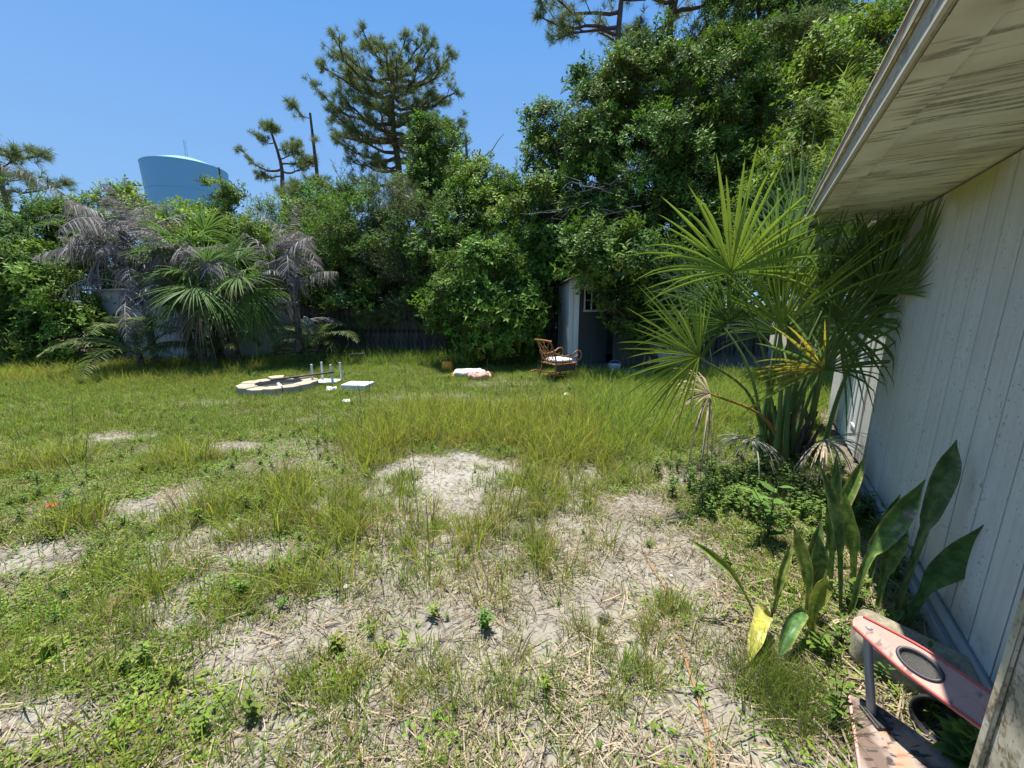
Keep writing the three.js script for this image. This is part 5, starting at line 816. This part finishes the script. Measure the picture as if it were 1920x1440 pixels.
{
  const cloth = std([0.62, 0.6, 0.58], { roughness: 0.95 });
  solo('white_cloth', cushion(0.5, 0.1, 0.3, 3, 0.07), std([0.6, 0.62, 0.68], { roughness: 0.95 }), 'crumpled white cloth on the ground at the shed step', 'cloth', [2.85, 0.0, -9.0]);
  solo('pillow', cushion(0.72, 0.15, 0.4, 5, 0.05), cloth, 'dirty white pillow lying on the lawn behind the pinkish bag', 'pillow', [-0.97, 0.005, -8.85]);
  const bg = cushion(0.52, 0.14, 0.36, 9, 0.12); bg.rotateY(0.25); solo('cloth_bag', bg, std([0.5, 0.29, 0.22], { roughness: 0.9 }), 'crumpled pinkish tan bag lying against the white pillow', 'bag', [-0.72, 0.002, -8.45]);
  const oj = thing('orange_pail', 'ribbed orange plastic pail upside down at the lawn edge', 'pail', [-1.6, 0, -9.6]), b = new GB(), N = 40, prof = [[0.13, 0], [0.14, 0.06], [0.142, 0.13], [0.125, 0.19], [0.08, 0.225], [0.001, 0.235]];
  prof.forEach(([q, y], i) => { for (let k = 0; k <= N; k++) { const a = k / N * 6.283, rr = q * (1 - 0.06 * Math.pow(Math.abs(Math.sin(a * 5)), 6)); b.v(Math.cos(a) * rr, y, Math.sin(a) * rr); } if (i) for (let k = 0; k < N; k++) { const a = (i - 1) * (N + 1) + k; b.quad(a, a + N + 1, a + N + 2, a + 1); } });
  lpart(oj, 'shell', b.build(), new THREE.MeshPhysicalMaterial({ color: rgb(0.75, 0.3, 0.02), roughness: 0.5, side: 2 })); const rim = new THREE.TorusGeometry(0.133, 0.008, 8, 36); rim.rotateX(Math.PI / 2); rim.translate(0, 0.01, 0); lpart(oj, 'rim', rim, std([0.7, 0.28, 0.02], { roughness: 0.5 }));
  // litter
  const scrap = (name, label, c, x, z, s, seed, tr = 0) => { const r = rng(seed), g = new THREE.PlaneGeometry(s, s * 0.7, 6, 5), p = g.attributes.position; for (let i = 0; i < p.count; i++) p.setXYZ(i, p.getX(i) + (r() - 0.5) * s * 0.12, p.getY(i) + (r() - 0.5) * s * 0.12, (r() - 0.35) * s * 0.4); g.rotateX(-Math.PI / 2 + 0.5); g.computeVertexNormals(); return solo(name, g, new THREE.MeshPhysicalMaterial({ color: rgb(...c), roughness: 0.8, side: 2, transmission: tr, thickness: 0 }), label, 'litter', [x, groundY(x, z) + s * 0.25, z]); };
  scrap('red_scrap', 'small red plastic scrap caught in the grass', [0.75, 0.05, 0.02], -3.66, -2.86, 0.06, 5).position.y += 0.05;
  scrap('orange_scrap', 'orange plastic shreds lying in front of the pillow', [0.8, 0.36, 0.04], -1.3, -8.75, 0.16, 6); scrap('plastic_wrap', 'crumpled pale plastic wrap beside the overturned table', [0.75, 0.75, 0.74], -3.42, -7.25, 0.18, 8); scrap('plastic_wrap', 'crumpled pale plastic wrap half sunk in the grass past the white lid', [0.72, 0.73, 0.72], -2.75, -6.3, 0.13, 9); scrap('paper_scrap', 'white paper scrap in the grass before the rattan chair', [0.75, 0.75, 0.72], 1.0, -7.0, 0.1, 12);
  const stone = (x, z, s, seed, c, label) => { const g = new THREE.IcosahedronGeometry(s, 2), p = g.attributes.position; for (let i = 0; i < p.count; i++) { const k = 0.75 + 0.5 * fbm(p.getX(i) / s + seed, p.getY(i) / s + p.getZ(i) / s, seed, 2); p.setXYZ(i, p.getX(i) * k, p.getY(i) * k * 0.6, p.getZ(i) * k); } g.computeVertexNormals(); solo('stone', g, std(c, { roughness: 0.9 }), label, 'stone', [x, groundY(x, z) + s * 0.2, z], 'pale pebbles on the sand'); };
  stone(-1.76, -1.42, 0.014, 1, [0.75, 0.73, 0.7], 'white pebble lying among creeping weeds'); stone(0.98, -2.12, 0.01, 2, [0.7, 0.68, 0.63], 'small pale pebble beside the far end of the orange cord'); stone(-0.98, -2.02, 0.016, 3, [0.72, 0.7, 0.66], 'pale pebble at the foot of a grass tuft'); stone(0.62, -1.35, 0.009, 4, [0.75, 0.73, 0.7], 'small pale pebble on the sand by the orange cord');
  // orange cord
  const cp = [[0.9, -2.36], [0.885, -2.2], [0.9, -2.0], [0.88, -1.85], [0.85, -1.7], [0.805, -1.5], [0.79, -1.38], [0.76, -1.22], [0.72, -1.08], [0.66, -0.85], [0.6, -0.5]].map(([x, z]) => [x, groundY(x, z) + 0.008, z]);
  solo('extension_cord', tubeGeo(curve(cp, 70), 0.0062, 7), std([0.34, 0.18, 0.08], { roughness: 0.7 }), 'thin orange cord snaking over the sand', 'cord');
}
// ---------------------------------------------------------------- fire pit, overturned table, lid
{
  const blk = [[0.39, 0.335, 0.24], [0.33, 0.29, 0.22], [0.43, 0.36, 0.25]].map(c => std(c, { roughness: 0.95, bumpMap: barkBump, bumpScale: 0.006 })), t = thing('fire_pit', 'ring of tan concrete blocks around a sooty fire pit', 'fire pit', [pit.x, 0, pit.z]), r = rng(81), n = 13;
  for (let k = 0; k < n; k++) {
    const a0 = (k + 0.05) / n * 6.283, a1 = (k + 0.95) / n * 6.283, ri = 0.42, ro = 0.66, s = new THREE.Shape(); s.moveTo(Math.cos(a0) * ri, Math.sin(a0) * ri); s.lineTo(Math.cos(a0) * ro, Math.sin(a0) * ro); s.lineTo(Math.cos((a0 + a1) / 2) * ro * 1.05, Math.sin((a0 + a1) / 2) * ro * 1.05); s.lineTo(Math.cos(a1) * ro, Math.sin(a1) * ro); s.lineTo(Math.cos(a1) * ri, Math.sin(a1) * ri); s.closePath();
    const g = new THREE.ExtrudeGeometry(s, { depth: 0.13, bevelEnabled: true, bevelSize: 0.006, bevelThickness: 0.006, bevelSegments: 1 }); g.rotateX(-Math.PI / 2); g.rotateZ((r() - 0.5) * 0.03); g.translate(0, -0.01 + 0.045 * r(), 0); lpart(t, 'block', metric(g), blk[Math.floor(r() * 3)]);
  }
  const so = new THREE.CylinderGeometry(0.43, 0.43, 0.04, 32); so.translate(0, 0.035, 0); lpart(t, 'soot_bed', so, std([0.035, 0.032, 0.03], { roughness: 1, bumpMap: barkBump, bumpScale: 0.03 }));
  solo('charred_board', (() => { const g = box(1.15, 0.03, 0.09, 0, 0, 0, 0.005); g.rotateZ(0.09); g.rotateY(0.28); return g; })(), std([0.07, 0.05, 0.04], { roughness: 0.9 }), 'charred narrow board lying across the fire pit rim', 'board', [-4.15, 0.22, -7.66]);
  const can = new THREE.CylinderGeometry(0.032, 0.03, 0.13, 20); can.rotateZ(1.2); can.rotateY(-0.6); solo('white_can', can, std([0.75, 0.74, 0.72], { roughness: 0.5 }), 'small white can tipped over inside the fire pit', 'can', [-4.42, 0.1, -7.3]);
  const pl = std([0.62, 0.63, 0.61], { roughness: 0.45 }), ta = thing('upturned_table', 'small white plastic table lying upside down beside the fire pit', 'table', [-3.83, 0, -7.98]); ta.rotation.y = -0.1; ta.updateMatrixWorld();
  lpart(ta, 'table_top', box(0.5, 0.04, 0.4, 0, 0.045, 0, 0.012), pl); for (const [x, z] of [[-0.2, -0.16], [-0.22, 0.16], [0.2, 0.16], [0.22, -0.16]]) { const g = new THREE.CylinderGeometry(0.02, 0.024, 0.34, 14); g.rotateZ(0.04 * Math.sign(x)); g.translate(x, 0.235, z); lpart(ta, 'leg', g, pl); const c = new THREE.CylinderGeometry(0.023, 0.023, 0.02, 14); c.translate(x - 0.007 * Math.sign(x), 0.412, z); lpart(ta, 'leg_cap', c, std([0.6, 0.61, 0.6])); }
  const lid = thing('cooler_lid', 'flat white box lid lying on the grass beside the upturned table', 'lid', [-2.98, 0, -7.42]); lid.rotation.y = -0.12; lid.updateMatrixWorld(); lpart(lid, 'panel', box(0.5, 0.05, 0.38, 0, 0.1, 0, 0.012), pl); lpart(lid, 'skirt', box(0.47, 0.06, 0.35, 0, 0.045, 0, 0.008), std([0.6, 0.62, 0.62]));
}
// ---------------------------------------------------------------- rattan chair
{
  const cane = std([0.30, 0.125, 0.045], { roughness: 0.45 }), t = thing('rattan_chair', 'brown rattan armchair with a round white seat pad beside the shed', 'chair', [1.02, 0, -8.5]); t.rotation.y = 0.55; t.updateMatrixWorld(); // faces +x
  const T = (n, p, r, m = cane, k = 20) => lpart(t, n, tubeGeo(p.length > 2 ? curve(p, k) : p, r, 7), m);
  for (const s of [-1, 1]) {
    T('rear_leg', [[-0.34, 0, s * 0.26], [-0.26, 0.36, s * 0.25], [-0.3, 0.6, s * 0.24], [-0.42, 0.86, s * 0.24]], 0.017); T('front_leg', [[0.27, 0, s * 0.28], [0.25, 0.38, s * 0.27]], 0.017);
    T('armrest', [[-0.33, 0.62, s * 0.25], [-0.12, 0.54, s * 0.3], [0.12, 0.57, s * 0.31], [0.27, 0.64, s * 0.31], [0.36, 0.6, s * 0.31], [0.36, 0.47, s * 0.31], [0.27, 0.43, s * 0.3], [0.23, 0.5, s * 0.3], [0.28, 0.54, s * 0.3]], 0.016, cane, 40);
    T('seat_rail', [[-0.28, 0.36, s * 0.25], [0.26, 0.37, s * 0.27]], 0.016); T('arm_support', [[0.25, 0.37, s * 0.27], [0.31, 0.42, s * 0.3]], 0.012); T('runner', [[-0.55, 0.18, s * 0.26], [-0.42, 0.2, s * 0.26], [-0.3, 0.16, s * 0.26], [0, 0.1, s * 0.27], [0.28, 0.12, s * 0.28]], 0.013); T('side_spindle', [[-0.1, 0.37, s * 0.26], [-0.12, 0.54, s * 0.3]], 0.008); T('side_spindle', [[0.08, 0.37, s * 0.265], [0.06, 0.56, s * 0.31]], 0.008);
  }
  T('top_rail', [[-0.43, 0.86, -0.29], [-0.44, 0.87, 0], [-0.43, 0.86, 0.29]], 0.02); T('seat_rail', [[-0.28, 0.36, -0.25], [-0.28, 0.36, 0.25]], 0.016); T('seat_rail', [[0.26, 0.37, -0.27], [0.26, 0.37, 0.27]], 0.016); T('stretcher', [[0.0, 0.11, -0.27], [0.0, 0.11, 0.27]], 0.011);
  const bp = (u, v) => [lerp(-0.28, -0.42, v) + 0.004 * Math.sin(v * 9), lerp(0.4, 0.85, v), u * 0.24]; for (const [a, b, c, d] of [[-1, 0.1, 0.2, 1], [-0.5, 0, 0.8, 1], [-0.1, 0, 1, 0.75], [0.4, 0, 1, 0.4], [1, 0.1, -0.2, 1], [0.5, 0, -0.8, 1], [0.1, 0, -1, 0.75], [-0.4, 0, -1, 0.4], [0, 0, 0, 1]]) T('back_cane', [bp(a, b), bp(c, d)], 0.0085);
  const sd = box(0.54, 0.02, 0.52, -0.01, 0.37, 0, 0.006); lpart(t, 'seat', sd, std([0.12, 0.07, 0.04])); const pad = cushion(0.5, 0.09, 0.5, 21, 0.015); pad.translate(0.01, 0.38, 0); lpart(t, 'seat_pad', pad, std([0.6, 0.6, 0.58], { roughness: 0.9 })); const ap = box(0.5, 0.14, 0.02, 0, 0.28, 0.262, 0.004); lpart(t, 'apron', ap, std([0.09, 0.05, 0.035]));
}
// ---------------------------------------------------------------- broken stand by the post
{
  const pinkT = tex(256, (u, v, o) => { const m = fbm(u * 4, v * 14, 33, 4), s = fbm(u * 30, v * 9, 35, 3); let c = mixc([0.50, 0.24, 0.2], [0.5, 0.36, 0.3], m); c = mixc(c, [0.1, 0.075, 0.07], 0.7 * sstep(0.57, 0.68, s * 0.6 + m * 0.4)); o[0] = c[0]; o[1] = c[1]; o[2] = c[2]; }, { rep: 2.2 });
  const brownT = tex(256, (u, v, o) => { const m = fbm(u * 4, v * 4, 43, 4), s = fbm(u * 26, v * 9, 45, 3); let c = mixc([0.16, 0.11, 0.09], [0.34, 0.27, 0.23], sstep(0.35, 0.65, m)); c = mixc(c, [0.06, 0.045, 0.04], sstep(0.52, 0.68, s)); if (m > 0.62) c = mixc(c, [0.46, 0.24, 0.14], 0.6); o[0] = c[0]; o[1] = c[1]; o[2] = c[2]; }, { rep: 3 });
  const t = thing('broken_stand', 'broken stand: pink board with oval mesh on a grey tube over a stained board', 'stand', [1.4, 0, -1.25]);
  const plankGeo = (L, w, taper, th) => { const s = new THREE.Shape(); s.moveTo(0, -w * taper); s.quadraticCurveTo(-w * 0.45, 0, 0, w * taper); s.lineTo(L * 0.3, w); s.lineTo(L, w); s.lineTo(L, -w); s.lineTo(L * 0.3, -w); s.closePath(); return s; };
  const frame = (a, b, roll) => { const X = V(...b).sub(V(...a)).normalize(), Yv = V(...roll).addScaledVector(X, -V(...roll).dot(X)).normalize(), Z = V(0, 0, 0).crossVectors(X, Yv); return new THREE.Matrix4().makeBasis(X, Z.clone().negate(), Yv).setPosition(V(...a)); };
  const put = (g, m) => { g.applyMatrix4(m); return g; };
  const A = [1.385, 0.40, -1.34], Bq = [1.62, 0.33, -0.86], mU = frame(A, Bq, [-0.35, 0.85, 0.45]);
  const s1 = plankGeo(0.55, 0.058, 0.5), hole1 = new THREE.Path(); hole1.absellipse(0.185, 0, 0.058, 0.036, 0, Math.PI * 2, true); s1.holes.push(hole1);
  const up = new THREE.ExtrudeGeometry(s1, { depth: 0.016, bevelEnabled: true, bevelSize: 0.003, bevelThickness: 0.003, bevelSegments: 2, curveSegments: 24 }); up.translate(0, 0, -0.016); metric(up); part(t, 'upper_board', put(up, mU), std([1, 1, 1], { map: pinkT, roughness: 0.8 }), 'faded pink upper board');
  for (const sg of [-1, 1]) part(t, 'red_edge', put(tubeGeo(curve([[0.0, sg * 0.03, 0.004], [0.08, sg * 0.046, 0.004], [0.17, sg * 0.06, 0.004], [0.35, sg * 0.06, 0.004], [0.55, sg * 0.06, 0.004]], 16), 0.0055, 6), mU), std([0.5, 0.1, 0.09], { roughness: 0.8 }));
  const ov = []; for (let k = 0; k <= 40; k++) ov.push([0.185 + Math.cos(k / 40 * 6.283) * 0.059, Math.sin(k / 40 * 6.283) * 0.037, 0.004]); part(t, 'grille_ring', put(tubeGeo(ov, 0.0065, 8), mU), std([0.045, 0.045, 0.055], { roughness: 0.5 }));
  const me = new GB(); for (let k = -10; k <= 10; k++) { const x = k / 10.5, hy = Math.sqrt(1 - x * x); me.tube([V(0.185 + x * 0.058, -hy * 0.036, -0.004), V(0.185 + x * 0.058, hy * 0.036, -0.004)], 0.0011, 4, null, 1, false); } for (let k = -7; k <= 7; k++) { const y = k / 7.5, hx = Math.sqrt(1 - y * y); me.tube([V(0.185 - hx * 0.058, y * 0.036, -0.003), V(0.185 + hx * 0.058, y * 0.036, -0.003)], 0.0011, 4, null, 1, false); } part(t, 'grille_mesh', put(me.build(), mU), std([0.12, 0.11, 0.1], { roughness: 0.7 }));
  const bk = new THREE.Shape(); bk.absellipse(0.185, 0, 0.056, 0.034, 0, 6.283); const bg = new THREE.ExtrudeGeometry(bk, { depth: 0.003, bevelEnabled: false, curveSegments: 20 }); bg.translate(0, 0, -0.013); part(t, 'grille_back', put(bg, mU), std([0.66, 0.62, 0.48]));
  part(t, 'tube', tubeGeo(curve([[1.405, 0.07, -1.235], [1.4, 0.2, -1.265], [1.40, 0.33, -1.30], [1.405, 0.4, -1.315]], 12), 0.0145, 12), std([0.28, 0.29, 0.32], { roughness: 0.4, metalness: 0.3 }));
  const mL = frame([1.38, 0.075, -1.31], [1.38, 0.03, -0.8], [0, 1, 0.05]); const s2 = new THREE.Shape(); s2.moveTo(0, 0); s2.lineTo(0.03, 0.085); s2.lineTo(0.5, 0.36); s2.lineTo(0.5, -0.33); s2.closePath();
  const lo = new THREE.ExtrudeGeometry(s2, { depth: 0.018, bevelEnabled: true, bevelSize: 0.002, bevelThickness: 0.002, bevelSegments: 1 }); lo.translate(0, 0, -0.018); metric(lo); lo.scale(1, 1, 1); part(t, 'lower_board', put(lo, mL), std([1, 1, 1], { map: brownT, roughness: 0.9 }), 'brown water stained lower board');
  part(t, 'pink_edge', put(tubeGeo([[0, -0.002, 0], [0.25, -0.167, 0], [0.5, -0.332, 0]], 0.006, 6), mL), std([0.55, 0.3, 0.27], { roughness: 0.85 }));
  const ft = box(0.085, 0.06, 0.012, 0.085, 0.03, 0.008, 0.004); part(t, 'foot_plate', put(ft, mL), std([0.035, 0.035, 0.038], { roughness: 0.5 })); for (const y of [-0.02, 0.02]) part(t, 'foot_rib', put(box(0.08, 0.005, 0.01, 0.085, y + 0.03, 0.017, 0.002), mL), std([0.05, 0.05, 0.055], { roughness: 0.5 }));
  // splash block, black pot and a white chip behind it
  const sbm = std([0.5, 0.46, 0.36], { map: tex(256, (u, v, o) => { const m = fbm(u * 6, v * 6, 3, 4), f = fbm(u * 50, v * 50, 5, 3), k = 0.55 + 0.5 * (m - 0.5) + 0.4 * (f - 0.5); o[0] = k; o[1] = k * 0.97; o[2] = k * 0.9; if (m > 0.55 && f > 0.5) { o[0] *= 0.55; o[1] *= 0.6; o[2] *= 0.5; } }, { rep: 2 }), roughness: 0.95, bumpMap: barkBump, bumpScale: 0.008 }), sb = new RoundedBoxGeometry(0.42, 0.17, 0.26, 4, 0.045); sb.rotateZ(-0.12); sb.rotateY(-0.75); metric(sb); solo('concrete_block', sb, sbm, 'tan rounded concrete block behind the pink board', 'block', [1.77, 0.1, -1.44]);
  const pot = thing('black_pot', 'black plastic plant pot tipped over beside the concrete block', 'pot', [1.66, 0, -1.24]), pg = new THREE.LatheGeometry([[0.001, 0], [0.055, 0], [0.075, 0.12], [0.082, 0.12], [0.082, 0.135], [0.07, 0.135], [0.05, 0.01], [0.001, 0.01]].map(([a, b]) => new THREE.Vector2(a, b)), 24); pg.rotateZ(1.35); pg.rotateY(0.5); pg.translate(0.05, 0.085, 0); lpart(pot, 'shell', pg, std([0.03, 0.03, 0.032], { roughness: 0.5, side: 2 }));
  const ch = new THREE.ConeGeometry(0.03, 0.07, 4); ch.rotateZ(0.3); solo('white_chip', ch, std([0.6, 0.6, 0.55]), 'white chipped block corner at the foot of the post', 'chip', [1.56, 0.045, -1.03]);
  // dead snake plant leaf strips on the straw
  for (const [x, z, a, l, k] of [[1.56, -1.56, -0.6, 0.22, 0], [1.7, -1.72, 0.3, 0.24, 1], [1.62, -1.66, -0.9, 0.16, 2]]) { const b = new GB(); b.strip([-0.5, -0.2, 0.15, 0.5].map(q => V(Math.cos(a) * q * l, 0.035 + 0.02 * Math.cos(q * 5 + k), -Math.sin(a) * q * l)), [V(Math.sin(a), 0.2, Math.cos(a)).normalize()], [Y], [0.01, 0.022, 0.018, 0.004], 0.2, [0.55, 0.47, 0.33]); solo('dead_leaf', b.build(), deadLeafMat, ['dry cream leaf strip lying before the concrete block', 'dry cream leaf strip lying between snake plants', 'short dry leaf strip beside the snake plants'][k], 'leaf', [x, groundY(x, z), z]); }
  // leafy weeds that stand alone
  const weed = (x, z, s, seed, label, o = {}) => { const w = thing('weed_plant', label, 'weed', [x, groundY(x, z), z]); lpart(w, 'leaves', herb(seed, { stems: 5, h: 0.2, leaves: 10, len: 0.05, wid: 0.022, c1: [0.16, 0.29, 0.05], c2: [0.08, 0.19, 0.035], ...o }), grassMat); w.scale.setScalar(s); };
  weed(-0.14, -1.72, 0.75, 901, 'small bright leafy weed at the foot of a grass tuft'); weed(1.6, -1.1, 1.3, 902, 'bright broad leafy weed growing between the two boards of the stand', { len: 0.07, wid: 0.04 }); weed(1.78, -2.45, 2.3, 903, 'leafy seedling with pale round leaves in front of the palmetto', { len: 0.05, wid: 0.026, stems: 3 }); weed(-0.85, -1.6, 0.7, 904, 'yellowish bushy weed on the sand', { c1: [0.3, 0.3, 0.04], c2: [0.14, 0.22, 0.035], stems: 9, h: 0.12 });
}
renderer.render(scene, camera);
